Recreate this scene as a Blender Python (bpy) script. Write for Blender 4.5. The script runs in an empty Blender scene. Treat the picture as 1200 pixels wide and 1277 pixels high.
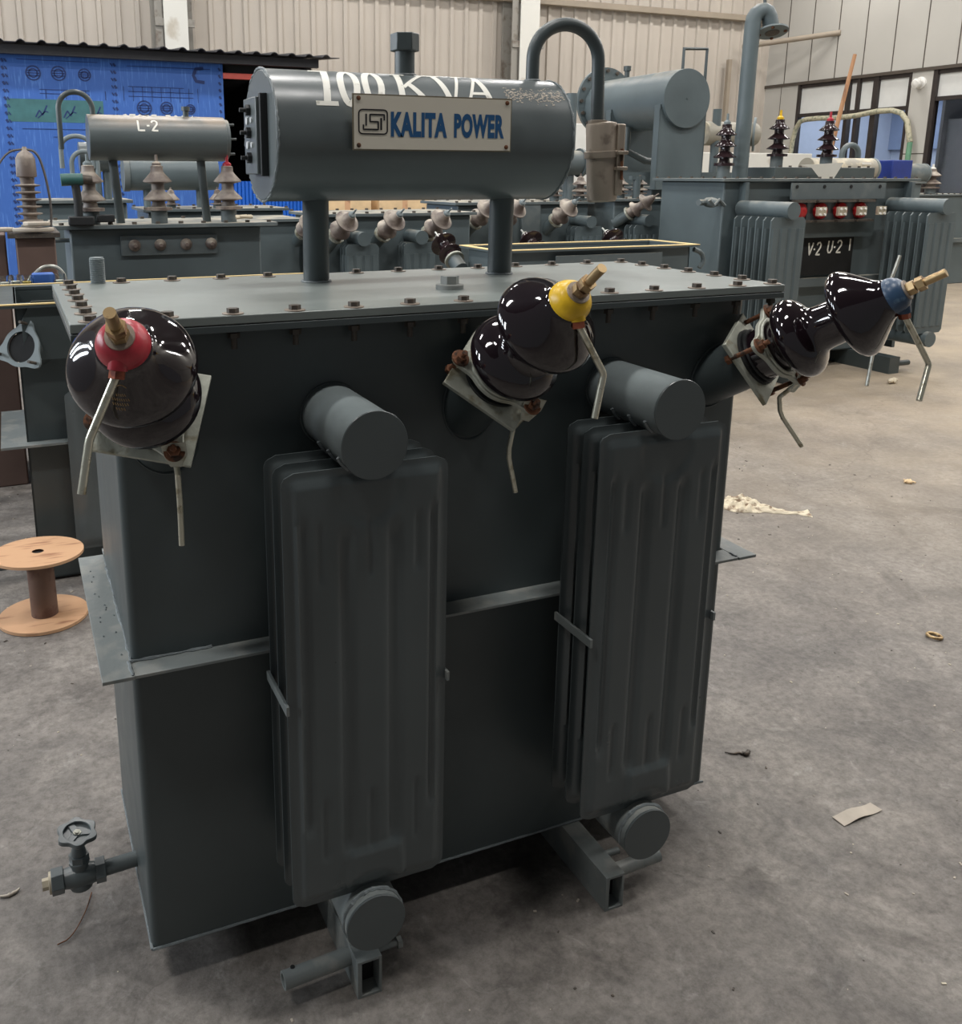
import bpy, bmesh, math, random
from mathutils import Vector, Matrix
random.seed(7)
SC = bpy.context.scene
COL = SC.collection
PI = math.pi
def V(*a): return Vector(a[0]) if len(a) == 1 else Vector(a)

# ------------------------------------------------------------------ materials
def s2l(c):
    return tuple(((x/255)/12.92 if x/255 <= 0.04045 else ((x/255+0.055)/1.055)**2.4) for x in c)
def mat(name, rgb, rough=0.5, metal=0.0, var=0.12, scale=8.0, bump=0.0, bscale=60.0, rgb2=None,
        spot=0.55, coat=0.0, rvar=0.08, stretch=None, spec=0.5, detail=5.0, dust=None):
    m = bpy.data.materials.new(name); m.use_nodes = True
    nt = m.node_tree; N = nt.nodes; L = nt.links
    b = N['Principled BSDF']
    c = s2l(rgb)
    tc = N.new('ShaderNodeTexCoord'); mp = N.new('ShaderNodeMapping')
    L.new(tc.outputs['Object'], mp.inputs['Vector'])
    if stretch: mp.inputs['Scale'].default_value = stretch
    n = N.new('ShaderNodeTexNoise'); n.inputs['Scale'].default_value = scale; n.inputs['Detail'].default_value = detail
    L.new(mp.outputs[0], n.inputs['Vector'])
    r = N.new('ShaderNodeValToRGB')
    if rgb2 is None:
        d = tuple(x*(1-var) for x in c); u = tuple(min(1, x*(1+var)) for x in c)
        r.color_ramp.elements[0].position = 0.3; r.color_ramp.elements[1].position = 0.7
    else:
        d = c; u = s2l(rgb2)
        r.color_ramp.elements[0].position = spot; r.color_ramp.elements[1].position = min(1, spot+0.12)
    r.color_ramp.elements[0].color = (*d, 1); r.color_ramp.elements[1].color = (*u, 1)
    L.new(n.outputs['Fac'], r.inputs['Fac']); L.new(r.outputs['Color'], b.inputs['Base Color'])
    if dust:      # settled dust lies on faces that point upwards
        g = N.new('ShaderNodeNewGeometry'); sp = N.new('ShaderNodeSeparateXYZ'); L.new(g.outputs['Normal'], sp.inputs[0])
        d1 = N.new('ShaderNodeMapRange'); d1.inputs['From Min'].default_value = dust[1]; d1.inputs['From Max'].default_value = 1.0; L.new(sp.outputs[2], d1.inputs['Value'])
        nz_ = N.new('ShaderNodeTexNoise'); nz_.inputs['Scale'].default_value = dust[3]; nz_.inputs['Detail'].default_value = 6; L.new(tc.outputs['Object'], nz_.inputs['Vector'])
        nr = N.new('ShaderNodeMapRange'); nr.inputs['From Min'].default_value = .35; nr.inputs['From Max'].default_value = .65; L.new(nz_.outputs['Fac'], nr.inputs['Value'])
        mu_ = N.new('ShaderNodeMath'); mu_.operation = 'MULTIPLY'; L.new(d1.outputs[0], mu_.inputs[0]); L.new(nr.outputs[0], mu_.inputs[1])
        m2_ = N.new('ShaderNodeMath'); m2_.operation = 'MULTIPLY'; L.new(mu_.outputs[0], m2_.inputs[0]); m2_.inputs[1].default_value = dust[2]
        mx = N.new('ShaderNodeMix'); mx.data_type = 'RGBA'; L.new(m2_.outputs[0], mx.inputs[0]); L.new(r.outputs['Color'], mx.inputs[6]); mx.inputs[7].default_value = (*s2l(dust[0]), 1)
        L.new(mx.outputs[2], b.inputs['Base Color'])
    b.inputs['Roughness'].default_value = rough; b.inputs['Metallic'].default_value = metal
    b.inputs['Specular IOR Level'].default_value = spec
    if coat: b.inputs['Coat Weight'].default_value = coat; b.inputs['Coat Roughness'].default_value = 0.03
    if rvar:
        mr = N.new('ShaderNodeMapRange'); mr.inputs['To Min'].default_value = max(0.02, rough-rvar); mr.inputs['To Max'].default_value = min(1, rough+rvar)
        n3 = N.new('ShaderNodeTexNoise'); n3.inputs['Scale'].default_value = scale*2.3; n3.inputs['Detail'].default_value = 4
        L.new(mp.outputs[0], n3.inputs['Vector']); L.new(n3.outputs['Fac'], mr.inputs['Value']); L.new(mr.outputs[0], b.inputs['Roughness'])
    if bump:
        n2 = N.new('ShaderNodeTexNoise'); n2.inputs['Scale'].default_value = bscale; n2.inputs['Detail'].default_value = 3
        L.new(tc.outputs['Object'], n2.inputs['Vector'])
        bp = N.new('ShaderNodeBump'); bp.inputs['Strength'].default_value = bump; bp.inputs['Distance'].default_value = 0.004
        L.new(n2.outputs['Fac'], bp.inputs['Height']); L.new(bp.outputs[0], b.inputs['Normal'])
    return m
M_ = {}
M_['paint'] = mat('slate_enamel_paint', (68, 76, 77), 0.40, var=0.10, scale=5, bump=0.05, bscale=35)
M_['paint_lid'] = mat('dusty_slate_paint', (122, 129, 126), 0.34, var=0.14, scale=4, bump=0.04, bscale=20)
M_['paint_cons'] = mat('satin_slate_paint', (92, 99, 100), 0.31, var=0.09, scale=6, bump=0.04, bscale=30)
M_['paint_t2'] = mat('dust_topped_slate_paint', (84, 92, 93), 0.4, var=0.08, scale=5, dust=((168, 148, 126), .35, .95, 6))
M_['paint_head'] = mat('highlight_slate_paint', (112, 120, 121), 0.34, var=0.16, scale=9, bump=0.05, bscale=40)  # header pipe paint, lightened to stand in for the highlight on top
M_['paint_worn'] = mat('worn_slate_paint', (118, 124, 123), 0.48, scale=18, rgb2=(136, 138, 134), spot=0.5, bump=0.15, bscale=90)
M_['paint_rad'] = mat('radiator_slate_paint', (78, 85, 86), 0.31, var=0.07, scale=6, bump=0.03, bscale=30)
M_['paint_bg'] = mat('blue_grey_paint', (88, 99, 102), 0.48, var=0.12, scale=3, bump=0.04, dust=((170, 162, 146), .55, .5, 9))
M_['paint_bg2'] = mat('dusty_blue_grey_paint', (90, 99, 101), 0.55, scale=4, rgb2=(110, 116, 115), spot=0.52, dust=((184, 174, 154), .5, .8, 7))
M_['bead'] = mat('weld_bead', (112, 119, 121), 0.45, var=0.2, scale=60, bump=0.6, bscale=150)
M_['porc'] = mat('brown_black_porcelain_glaze', (24, 16, 20), 0.07, var=0.15, scale=5, coat=0.6, rvar=0.02, spec=0.6)
M_['porc_dusty'] = mat('dusty_brown_porcelain', (98, 86, 80), 0.5, scale=10, rgb2=(138, 126, 116), spot=0.48, dust=((190, 180, 164), .0, .95, 14))
M_['porc_far'] = mat('dark_porcelain', (42, 30, 32), 0.15, var=0.2, scale=10)
M_['galv'] = mat('galvanised_steel', (176, 178, 172), 0.38, metal=0.75, scale=25, rgb2=(146, 146, 136), spot=0.5, bump=0.08)
M_['galv_rod'] = mat('zinc_plated_rod', (205, 203, 186), 0.3, metal=0.8, scale=60, rgb2=(160, 152, 128), spot=0.55)
M_['clamp'] = mat('cast_galvanised_clamp', (172, 174, 162), 0.5, metal=0.35, scale=30, rgb2=(140, 134, 112), spot=0.55, bump=0.3, bscale=80)
M_['brass'] = mat('oxidised_brass', (178, 152, 112), 0.38, metal=0.7, scale=60, rgb2=(124, 96, 70), spot=0.55)
M_['rust'] = mat('rusty_iron', (112, 72, 48), 0.8, metal=0.2, scale=70, rgb2=(62, 46, 36), spot=0.5, bump=0.4, bscale=200)
M_['boltmetal'] = mat('dull_bolt_steel', (82, 76, 70), 0.6, metal=0.3, scale=90, rgb2=(104, 92, 80), spot=0.55, bump=0.3)
M_['washer'] = mat('tarnished_washer', (140, 128, 116), 0.5, metal=0.4, scale=90, rgb2=(104, 84, 68), spot=0.6)
M_['red'] = mat('red_cap_paint', (168, 46, 58), 0.35, var=0.2, scale=50, bump=0.15)
M_['yellow'] = mat('yellow_cap_paint', (216, 174, 30), 0.35, var=0.15, scale=50, bump=0.15)
M_['blue'] = mat('blue_cap_paint', (46, 70, 96), 0.35, scale=60, rgb2=(84, 108, 128), spot=0.6, bump=0.15)
M_['copper'] = mat('copper_nut', (152, 84, 60), 0.5, metal=0.5, scale=80, rgb2=(110, 56, 44), spot=0.5)
M_['plate'] = mat('enamel_sign_white', (212, 205, 190), 0.32, var=0.05, scale=7, rgb2=(196, 186, 164), spot=0.62)
M_['plate_edge'] = mat('sign_edge_metal', (132, 124, 106), 0.45, metal=0.5, scale=50)
M_['ink_blue'] = mat('sign_letter_blue', (34, 84, 130), 0.4, var=0.05)
M_['ink_black'] = mat('sign_logo_black', (28, 26, 30), 0.4, var=0.05)
M_['ink_white'] = mat('white_hand_painted_marks', (232, 230, 220), 0.5, scale=60, rgb2=(190, 188, 176), spot=0.62)
M_['gold'] = mat('faded_gold_print', (150, 122, 84), 0.5, var=0.1)
M_['breather'] = mat('dusty_cast_aluminium', (158, 146, 132), 0.5, metal=0.45, scale=30, rgb2=(128, 116, 104), spot=0.55)
M_['dark'] = mat('dark_rubber', (26, 28, 30), 0.6, var=0.1)
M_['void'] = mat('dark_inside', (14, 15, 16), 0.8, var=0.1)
M_['glint_white'] = mat('gauge_glass_glint', (225, 230, 232), 0.1, var=0.02)
M_['gasket'] = mat('cork_gasket_cream', (226, 200, 142), 0.6, var=0.08, scale=20)
M_['spool'] = mat('plywood_orange', (200, 158, 122), 0.6, scale=7, rgb2=(156, 112, 84), spot=0.56, stretch=(1, 6, 1), bump=0.1)
M_['spool_core'] = mat('brown_core_board', (112, 88, 76), 0.7, scale=12, rgb2=(88, 62, 52), spot=0.5)
M_['corr'] = mat('beige_profiled_sheet', (182, 173, 162), 0.55, var=0.05, scale=1.2, rvar=0.03)
M_['purlin'] = mat('dull_beige_steel', (150, 138, 122), 0.55, var=0.08, scale=3)
M_['column'] = mat('white_painted_steel', (214, 212, 204), 0.45, scale=3, rgb2=(186, 178, 164), spot=0.6)
M_['column_side'] = mat('grey_painted_steel', (142, 138, 130), 0.5, scale=6, rgb2=(112, 102, 92), spot=0.55)
M_['panel'] = mat('grey_sandwich_panel', (182, 179, 172), 0.45, var=0.04, scale=1.0, rvar=0.03)
M_['panel_white'] = mat('white_infill_panel', (214, 214, 210), 0.4, var=0.03)
M_['seam'] = mat('dark_joint', (74, 66, 58), 0.6)
M_['frame'] = mat('dark_bronze_frame', (58, 52, 50), 0.4, metal=0.3)
M_['store_blue'] = mat('blue_printed_sheet', (54, 96, 170), 0.45, scale=14, rgb2=(78, 122, 192), spot=0.55, stretch=(4, 1, 0.35))
M_['store_green'] = mat('green_printed_band', (58, 104, 108), 0.5, scale=10, var=0.15)
M_['store_print'] = mat('dark_blue_print', (26, 48, 100), 0.5)
M_['blue_corr'] = mat('bright_blue_sheet', (20, 92, 190), 0.4, var=0.08)
M_['roofdark'] = mat('dark_roof_sheet', (40, 40, 44), 0.6, var=0.15)
M_['redbar'] = mat('red_oxide_bar', (190, 84, 74), 0.5)
M_['brownbox'] = mat('brown_primer_steel', (104, 84, 76), 0.6, var=0.15, scale=5)
M_['cable'] = mat('grey_cable', (96, 92, 90), 0.6)
M_['cardboard'] = mat('pale_cardboard', (214, 186, 146), 0.7)
M_['dusty_drum'] = mat('dusty_drum_paint', (150, 146, 134), 0.6, scale=5, rgb2=(196, 184, 160), spot=0.5)
M_['wood'] = mat('weathered_wood_pole', (176, 130, 92), 0.65, scale=14, rgb2=(122, 84, 60), spot=0.55, stretch=(1, 1, .2))
M_['lag'] = mat('lagged_pipe_wrap', (176, 170, 146), 0.7, scale=22, rgb2=(128, 132, 112), spot=0.5, bump=0.5, bscale=40)
M_['green'] = mat('green_pipe', (104, 150, 120), 0.6, var=0.15)
M_['paper'] = mat('white_paper', (226, 224, 218), 0.6, var=0.03)
M_['cardlitter'] = mat('grey_card_scrap', (176, 166, 152), 0.6, var=0.06, scale=40)
M_['rag'] = mat('stained_cotton_rag', (212, 200, 176), 0.85, scale=30, rgb2=(138, 118, 98), spot=0.54)
M_['bluebin'] = mat('blue_plastic', (30, 52, 130), 0.4)
M_['teal'] = mat('teal_tool_body', (50, 92, 88), 0.45)
M_['cap_white'] = mat('white_round_fitting', (220, 218, 212), 0.4)
M_['switchred'] = mat('red_insulator', (190, 44, 46), 0.35, var=0.1)
M_['switchclamp'] = mat('pale_clamp_metal', (186, 176, 156), 0.45, metal=0.3)
M_['galvdisc'] = mat('grey_blank_flange', (112, 122, 124), 0.5)
M_['office'] = mat('office_wall_blue', (176, 184, 200), 0.6, var=0.04)
M_['office_grey'] = mat('office_wall_grey', (150, 150, 152), 0.6, var=0.04)
M_['roof'] = mat('grey_roof_sheet', (92, 94, 96), 0.7, var=0.05)
M_['office_dark'] = mat('office_wall_navy', (132, 146, 172), 0.6, var=0.04)

def glass(name, tint, rough=0.02, ior=1.05):
    m = bpy.data.materials.new(name); m.use_nodes = True
    b = m.node_tree.nodes['Principled BSDF']
    b.inputs['Base Color'].default_value = (*tint, 1); b.inputs['Roughness'].default_value = rough
    b.inputs['Transmission Weight'].default_value = 1.0; b.inputs['IOR'].default_value = ior
    return m
M_['glass'] = glass('clear_glass', (0.9, 0.95, 0.97), ior=1.42)
M_['milk'] = mat('milky_drink', (226, 222, 206), 0.4)
M_['juice'] = mat('yellow_drink', (206, 178, 84), 0.4)
M_['winglass'] = glass('window_glass', (0.8, 0.85, 0.92))

def conc():
    m = bpy.data.materials.new('stained_concrete'); m.use_nodes = True
    nt = m.node_tree; N = nt.nodes; L = nt.links; b = N['Principled BSDF']
    tc = N.new('ShaderNodeTexCoord')
    def noise(s, d=6, ro=0.6, dist=0.0):
        n = N.new('ShaderNodeTexNoise'); n.inputs['Scale'].default_value = s; n.inputs['Detail'].default_value = d
        n.inputs['Roughness'].default_value = ro; n.inputs['Distortion'].default_value = dist
        L.new(tc.outputs['Object'], n.inputs['Vector']); return n
    def ramp(n, p0, c0, p1, c1):
        r = N.new('ShaderNodeValToRGB'); r.color_ramp.elements[0].position = p0; r.color_ramp.elements[1].position = p1
        r.color_ramp.elements[0].color = (*s2l(c0), 1); r.color_ramp.elements[1].color = (*s2l(c1), 1)
        L.new(n.outputs['Fac'], r.inputs['Fac']); return r
    def mix(kind, f, a, c):
        x = N.new('ShaderNodeMix'); x.data_type = 'RGBA'; x.blend_type = kind
        x.inputs[0].default_value = f; L.new(a, x.inputs[6]); L.new(c, x.inputs[7]); return x.outputs[2]
    a = ramp(noise(1.1, 8, .65, .4), 0.32, (122, 117, 114), 0.68, (156, 151, 146))
    c = ramp(noise(5.5, 8, .7, .6), 0.34, (150, 146, 142), 0.66, (255, 252, 246))
    col = mix('MULTIPLY', 0.7, a.outputs[0], c.outputs[0])
    d = ramp(noise(42, 8, .8), 0.38, (150, 146, 142), 0.58, (255, 255, 255))
    col = mix('MULTIPLY', 0.55, col, d.outputs[0])
    # pale scuffs
    e = ramp(noise(13, 10, .75, 1.2), 0.56, (0, 0, 0), 0.70, (92, 92, 90))
    col = mix('ADD', 0.8, col, e.outputs[0])
    # dark oil patches
    o = ramp(noise(2.1, 7, .6, .8), 0.60, (255, 255, 255), 0.74, (118, 112, 112))
    col = mix('MULTIPLY', 0.8, col, o.outputs[0])
    # paler, warmer tone mixed in further out
    sx = N.new('ShaderNodeSeparateXYZ'); L.new(tc.outputs['Object'], sx.inputs[0])
    ad = N.new('ShaderNodeMath'); ad.operation = 'ADD'; L.new(sx.outputs[0], ad.inputs[0]); L.new(sx.outputs[1], ad.inputs[1])
    mr = N.new('ShaderNodeMapRange'); mr.inputs['From Min'].default_value = 2.5; mr.inputs['From Max'].default_value = 8
    L.new(ad.outputs[0], mr.inputs['Value'])
    nz = noise(1.7, 5); mu = N.new('ShaderNodeMath'); mu.operation = 'MULTIPLY'; L.new(mr.outputs[0], mu.inputs[0]); L.new(nz.outputs['Fac'], mu.inputs[1])
    mm = N.new('ShaderNodeMix'); mm.data_type = 'RGBA'; L.new(mu.outputs[0], mm.inputs[0]); L.new(col, mm.inputs[6]); mm.inputs[7].default_value = (*s2l((190, 172, 146)), 1)
    # cracks
    v = N.new('ShaderNodeTexVoronoi'); v.feature = 'DISTANCE_TO_EDGE'; v.inputs['Scale'].default_value = 0.9
    wn = noise(3.0, 6); wa = N.new('ShaderNodeVectorMath'); wa.operation = 'MULTIPLY_ADD'
    L.new(wn.outputs['Color'], wa.inputs[0]); wa.inputs[1].default_value = (0.5, 0.5, 0); L.new(tc.outputs['Object'], wa.inputs[2]); L.new(wa.outputs[0], v.inputs['Vector'])
    cr = N.new('ShaderNodeValToRGB'); cr.color_ramp.elements[0].position = 0.0; cr.color_ramp.elements[1].position = 0.004
    cr.color_ramp.elements[0].color = (.35, .33, .32, 1); cr.color_ramp.elements[1].color = (1, 1, 1, 1); L.new(v.outputs['Distance'], cr.inputs['Fac'])
    fin = mix('MULTIPLY', 0.3, mm.outputs[2], cr.outputs[0])
    L.new(fin, b.inputs['Base Color'])
    rr = N.new('ShaderNodeMapRange'); rr.inputs['To Min'].default_value = .45; rr.inputs['To Max'].default_value = .85
    L.new(c.inputs['Fac'].links[0].from_socket, rr.inputs['Value']); L.new(rr.outputs[0], b.inputs['Roughness'])
    bn = noise(45, 6, .7); bp = N.new('ShaderNodeBump'); bp.inputs['Strength'].default_value = 0.35; bp.inputs['Distance'].default_value = 0.006
    L.new(bn.outputs['Fac'], bp.inputs['Height']); L.new(bp.outputs[0], b.inputs['Normal'])
    return m
M_['floor'] = conc()
def emat(name, rgb, st):
    m = bpy.data.materials.new(name); m.use_nodes = True
    b = m.node_tree.nodes['Principled BSDF']; b.inputs['Emission Color'].default_value = (*rgb, 1); b.inputs['Emission Strength'].default_value = st
    b.inputs['Base Color'].default_value = (.8, .8, .8, 1); return m
M_['lamp'] = emat('lamp_tube_glow', (1, .97, .92), 14)

# ------------------------------------------------------------------ mesh builder (world coordinates)
ORG = {}
def frame_of(d):
    d = Vector(d).normalized(); a = Vector((0, 0, 1)) if abs(d.z) < .95 else Vector((1, 0, 0))
    u = d.cross(a).normalized(); v = d.cross(u).normalized(); return d, u, v
class MB:
    def __init__(s): s.v = []; s.f = []; s.mi = []; s.cur = 0
    def mat(s, i): s.cur = i; return s
    def add(s, vs, fs):
        o = len(s.v); s.v += [Vector(p) for p in vs]
        for f in fs: s.f.append([o+i for i in f]); s.mi.append(s.cur)
        return s
    def box(s, x0, x1, y0, y1, z0, z1):
        return s.obox(((x0+x1)/2, (y0+y1)/2, (z0+z1)/2), (1, 0, 0), (0, 1, 0), (0, 0, 1), (x1-x0)/2, (y1-y0)/2, (z1-z0)/2)
    def obox(s, c, a, b, d, ha, hb, hd):
        c = Vector(c); a = Vector(a)*ha; b = Vector(b)*hb; d = Vector(d)*hd
        vs = [c+a*i+b*j+d*k for k in (-1, 1) for j in (-1, 1) for i in (-1, 1)]
        return s.add(vs, [(0, 2, 3, 1), (4, 5, 7, 6), (0, 1, 5, 4), (2, 6, 7, 3), (0, 4, 6, 2), (1, 3, 7, 5)])
    def cyl(s, p0, p1, r, r2=None, seg=24, caps=True, rot=0):
        p0 = Vector(p0); p1 = Vector(p1); r2 = r if r2 is None else r2
        d, u, v = frame_of(p1-p0)
        vs = []
        for p, q in ((p0, r), (p1, r2)):
            for i in range(seg):
                t = 2*PI*i/seg+rot; vs.append(p+u*math.cos(t)*q+v*math.sin(t)*q)
        fs = [(i, (i+1) % seg, seg+(i+1) % seg, seg+i) for i in range(seg)]
        if caps: fs += [tuple(range(seg))[::-1], tuple(range(seg, 2*seg))]
        return s.add(vs, fs)
    def lathe(s, o, d, prof, seg=40, close=True):
        o = Vector(o); d, u, v = frame_of(d); vs = []
        for (t, r) in prof:
            for i in range(seg):
                a = 2*PI*i/seg; vs.append(o+d*t+(u*math.cos(a)+v*math.sin(a))*max(r, 1e-4))
        fs = []
        for k in range(len(prof)-1):
            for i in range(seg):
                j = (i+1) % seg; fs.append((k*seg+i, k*seg+j, (k+1)*seg+j, (k+1)*seg+i))
        if close: fs += [tuple(range(seg))[::-1], tuple(range((len(prof)-1)*seg, len(prof)*seg))]
        return s.add(vs, fs)
    def torus(s, o, d, R, r, seg=40, sg=8):
        o = Vector(o); d, u, v = frame_of(d); vs = []; fs = []
        for i in range(seg):
            a = 2*PI*i/seg; e = u*math.cos(a)+v*math.sin(a)
            for j in range(sg):
                b = 2*PI*j/sg; vs.append(o+e*(R+r*math.cos(b))+d*r*math.sin(b))
        for i in range(seg):
            for j in range(sg):
                fs.append((i*sg+j, ((i+1) % seg)*sg+j, ((i+1) % seg)*sg+(j+1) % sg, i*sg+(j+1) % sg))
        return s.add(vs, fs)
    def tube(s, pts, r, seg=10, smooth=0, caps=True):
        pts = [Vector(p) for p in pts]
        for _ in range(smooth):
            q = [pts[0]]
            for a, b in zip(pts, pts[1:]): q += [a*.75+b*.25, a*.25+b*.75]
            pts = q+[pts[-1]]
        vs = []; fs = []; prev = None; n = len(pts)
        for k, p in enumerate(pts):
            t = (pts[min(k+1, n-1)]-pts[max(k-1, 0)]).normalized()
            if prev is None: _, u, _ = frame_of(t)
            else:
                u = prev-t*prev.dot(t)
                u = u.normalized() if u.length > 1e-6 else frame_of(t)[1]
            prev = u; w = t.cross(u); rr = r[min(len(r)-1, int(k*len(r)/n))] if isinstance(r, (list, tuple)) else r
            for i in range(seg):
                a = 2*PI*i/seg; vs.append(p+u*math.cos(a)*rr+w*math.sin(a)*rr)
        for k in range(n-1):
            for i in range(seg):
                j = (i+1) % seg; fs.append((k*seg+i, k*seg+j, (k+1)*seg+j, (k+1)*seg+i))
        if caps: fs += [tuple(range(seg))[::-1], tuple(range((n-1)*seg, n*seg))]
        return s.add(vs, fs)
    def prism(s, pts, o, u, v, n, t):
        o = Vector(o); u = Vector(u); v = Vector(v); n = Vector(n); k = len(pts)
        a = [o+u*x+v*y for x, y in pts]; vs = a+[p+n*t for p in a]
        fs = [tuple(range(k))[::-1], tuple(range(k, 2*k))]+[(i, (i+1) % k, k+(i+1) % k, k+i) for i in range(k)]
        return s.add(vs, fs)
    def ringplate(s, outer, inner, o, u, v, n, t):
        o = Vector(o); u = Vector(u); v = Vector(v); n = Vector(n); k = len(outer)
        P = lambda L, h: [o+u*x+v*y+n*h for x, y in L]
        vs = P(outer, 0)+P(inner, 0)+P(outer, t)+P(inner, t); fs = []
        for i in range(k):
            j = (i+1) % k
            fs += [(i, k+i, k+j, j), (2*k+i, 2*k+j, 3*k+j, 3*k+i), (i, j, 2*k+j, 2*k+i), (k+i, 3*k+i, 3*k+j, k+j)]
        return s.add(vs, fs)
    def nut(s, p, d, r, h, rot=0.3): 
        p = Vector(p); d = Vector(d).normalized(); return s.cyl(p, p+d*h, r, seg=6, rot=rot)
    def build(s, name, mats, parent=None, bevel=0, sharp=35, seg=2):
        me = bpy.data.meshes.new(name)
        off = ORG.get(parent.name, Vector((0, 0, 0))) if parent else Vector((0, 0, 0))
        me.from_pydata([tuple(p-off) for p in s.v], [], s.f)
        if not isinstance(mats, (list, tuple)): mats = [mats]
        for m in mats: me.materials.append(M_[m])
        for p, i in zip(me.polygons, s.mi): p.material_index = min(i, len(mats)-1)
        bm = bmesh.new(); bm.from_mesh(me); bmesh.ops.recalc_face_normals(bm, faces=bm.faces); bm.to_mesh(me); bm.free()
        me.shade_smooth(); me.set_sharp_from_angle(angle=math.radians(sharp))
        o = bpy.data.objects.new(name, me); COL.objects.link(o)
        if parent: o.parent = parent
        ORG[o.name] = off
        if bevel:
            b = o.modifiers.new('bevel', 'BEVEL'); b.width = bevel; b.segments = seg; b.limit_method = 'ANGLE'; b.angle_limit = math.radians(50)
            b.harden_normals = False
        return o
def tag(o, label=None, cat=None, group=None, kind=None):
    if label: o['label'] = label
    if cat: o['category'] = cat
    if group: o['group'] = group
    if kind: o['kind'] = kind
    return o
def thing(name, label, cat, loc, group=None):
    o = bpy.data.objects.new(name, None); COL.objects.link(o); o.location = loc; o.empty_display_size = .1
    ORG[o.name] = Vector(loc); return tag(o, label, cat, group)
def struct(o): o['kind'] = 'structure'; return o
def solo(mb, name, mats, label, cat, group=None, **k): return tag(mb.build(name, mats, None, **k), label, cat, group)

# stroke lettering -----------------------------------------------------------
GL = {
 '1': [[(.15, .78), (.5, 1), (.5, 0)], [(.2, 0), (.8, 0)]],
 '0': [[(.5, 1), (.22, .9), (.08, .65), (.08, .35), (.22, .1), (.5, 0), (.78, .1), (.92, .35), (.92, .65), (.78, .9), (.5, 1)]],
 'K': [[(.12, 0), (.12, 1)], [(.9, 1), (.14, .42)], [(.38, .6), (.95, 0)]],
 'V': [[(.02, 1), (.48, 0), (.98, 1)]],
 'A': [[(0, 0), (.5, 1), (1, 0)], [(.2, .36), (.8, .36)]],
 'L': [[(.12, 1), (.12, 0), (.9, 0)]],
 '2': [[(.08, .78), (.25, .97), (.6, 1), (.88, .84), (.84, .58), (.1, 0), (.95, 0)]],
 '-': [[(.2, .45), (.8, .45)]], '.': [[(.45, .4), (.55, .4)]],
 'U': [[(.1, 1), (.1, .25), (.3, .02), (.65, .02), (.88, .25), (.88, 1)]],
 'S': [[(.92, .85), (.6, 1), (.25, .95), (.1, .75), (.3, .55), (.7, .45), (.9, .25), (.7, .03), (.35, 0), (.06, .16)]],
 'T': [[(0, 1), (1, 1)], [(.5, 1), (.5, 0)]],
 'O': [[(.5, 1), (.2, .9), (.06, .65), (.06, .35), (.2, .1), (.5, 0), (.8, .1), (.94, .35), (.94, .65), (.8, .9), (.5, 1)]],
 'R': [[(.1, 0), (.1, 1), (.65, 1), (.9, .82), (.85, .6), (.6, .5), (.1, .5)], [(.5, .5), (.95, 0)]],
 'E': [[(.9, 1), (.1, 1), (.1, 0), (.9, 0)], [(.1, .52), (.7, .52)]],
 'M': [[(.05, 0), (.05, 1), (.5, .35), (.95, 1), (.95, 0)]],
 'I': [[(.5, 0), (.5, 1)]], 'J': [[(.7, 1), (.7, .2), (.5, 0), (.25, .05), (.15, .25)]],
 ' ': [],
}
def stroke(mb, pts, w, fn, th=.0006):
    q = []
    for a, b in zip(pts, pts[1:]):
        L = math.hypot(b[0]-a[0], b[1]-a[1]); n = max(1, int(L/(w*.8)))
        for i in range(n): q.append((a[0]+(b[0]-a[0])*i/n, a[1]+(b[1]-a[1])*i/n))
    q.append(pts[-1]); n = len(q); vs = []; closed = pts[0] == pts[-1]
    for k in range(n):
        a = q[k-1] if k > 0 else (q[-2] if closed else q[0]); b = q[k+1] if k < n-1 else (q[1] if closed else q[-1])
        dx, dy = b[0]-a[0], b[1]-a[1]; l = math.hypot(dx, dy) or 1; nx, ny = -dy/l*w/2, dx/l*w/2
        ex = 0
        vs += [fn(q[k][0]+nx, q[k][1]+ny, 0), fn(q[k][0]-nx, q[k][1]-ny, 0), fn(q[k][0]+nx, q[k][1]+ny, th), fn(q[k][0]-nx, q[k][1]-ny, th)]
    fs = []
    for k in range(n-1):
        a, b = 4*k, 4*k+4
        fs += [(a+2, a+3, b+3, b+2), (a, b, b+1, a+1), (a, a+2, b+2, b), (a+1, b+1, b+3, a+3)]
    fs += [(0, 1, 3, 2), (4*n-4, 4*n-2, 4*n-1, 4*n-3)]
    mb.add(vs, fs)
def write(mb, text, x, y, h, cw, w, fn, gap=.3, slant=0, widths=None):
    for i, c in enumerate(text):
        k = (widths or {}).get(c, 1)
        for st in GL[c]:
            stroke(mb, [(x+px*cw*k+slant*py*h, y+py*h) for px, py in st], w, fn)
        x += cw*(k+gap)
    return x

# ------------------------------------------------------------------ camera
cam = bpy.data.cameras.new('camera'); co = bpy.data.objects.new('camera', cam); COL.objects.link(co); SC.camera = co
yaw, pitch, roll = 0.3959, -0.2364, 0.0017
f = Vector((math.sin(yaw)*math.cos(pitch), math.cos(yaw)*math.cos(pitch), math.sin(pitch)))
ri = Vector((math.cos(yaw), -math.sin(yaw), 0)); up = ri.cross(f)
r2 = ri*math.cos(roll)+up*math.sin(roll); u2 = up*math.cos(roll)-ri*math.sin(roll)
co.matrix_world = Matrix(((r2.x, u2.x, -f.x, -0.11873), (r2.y, u2.y, -f.y, -1.40073), (r2.z, u2.z, -f.z, 1.39458), (0, 0, 0, 1)))
cam.sensor_fit = 'HORIZONTAL'; cam.sensor_width = 36; cam.lens = 1149.3/1200*36
cam.shift_x = (600-499.0)/1200; cam.shift_y = (494.97-638.5)/1200; cam.clip_start = .05; cam.clip_end = 100

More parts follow.
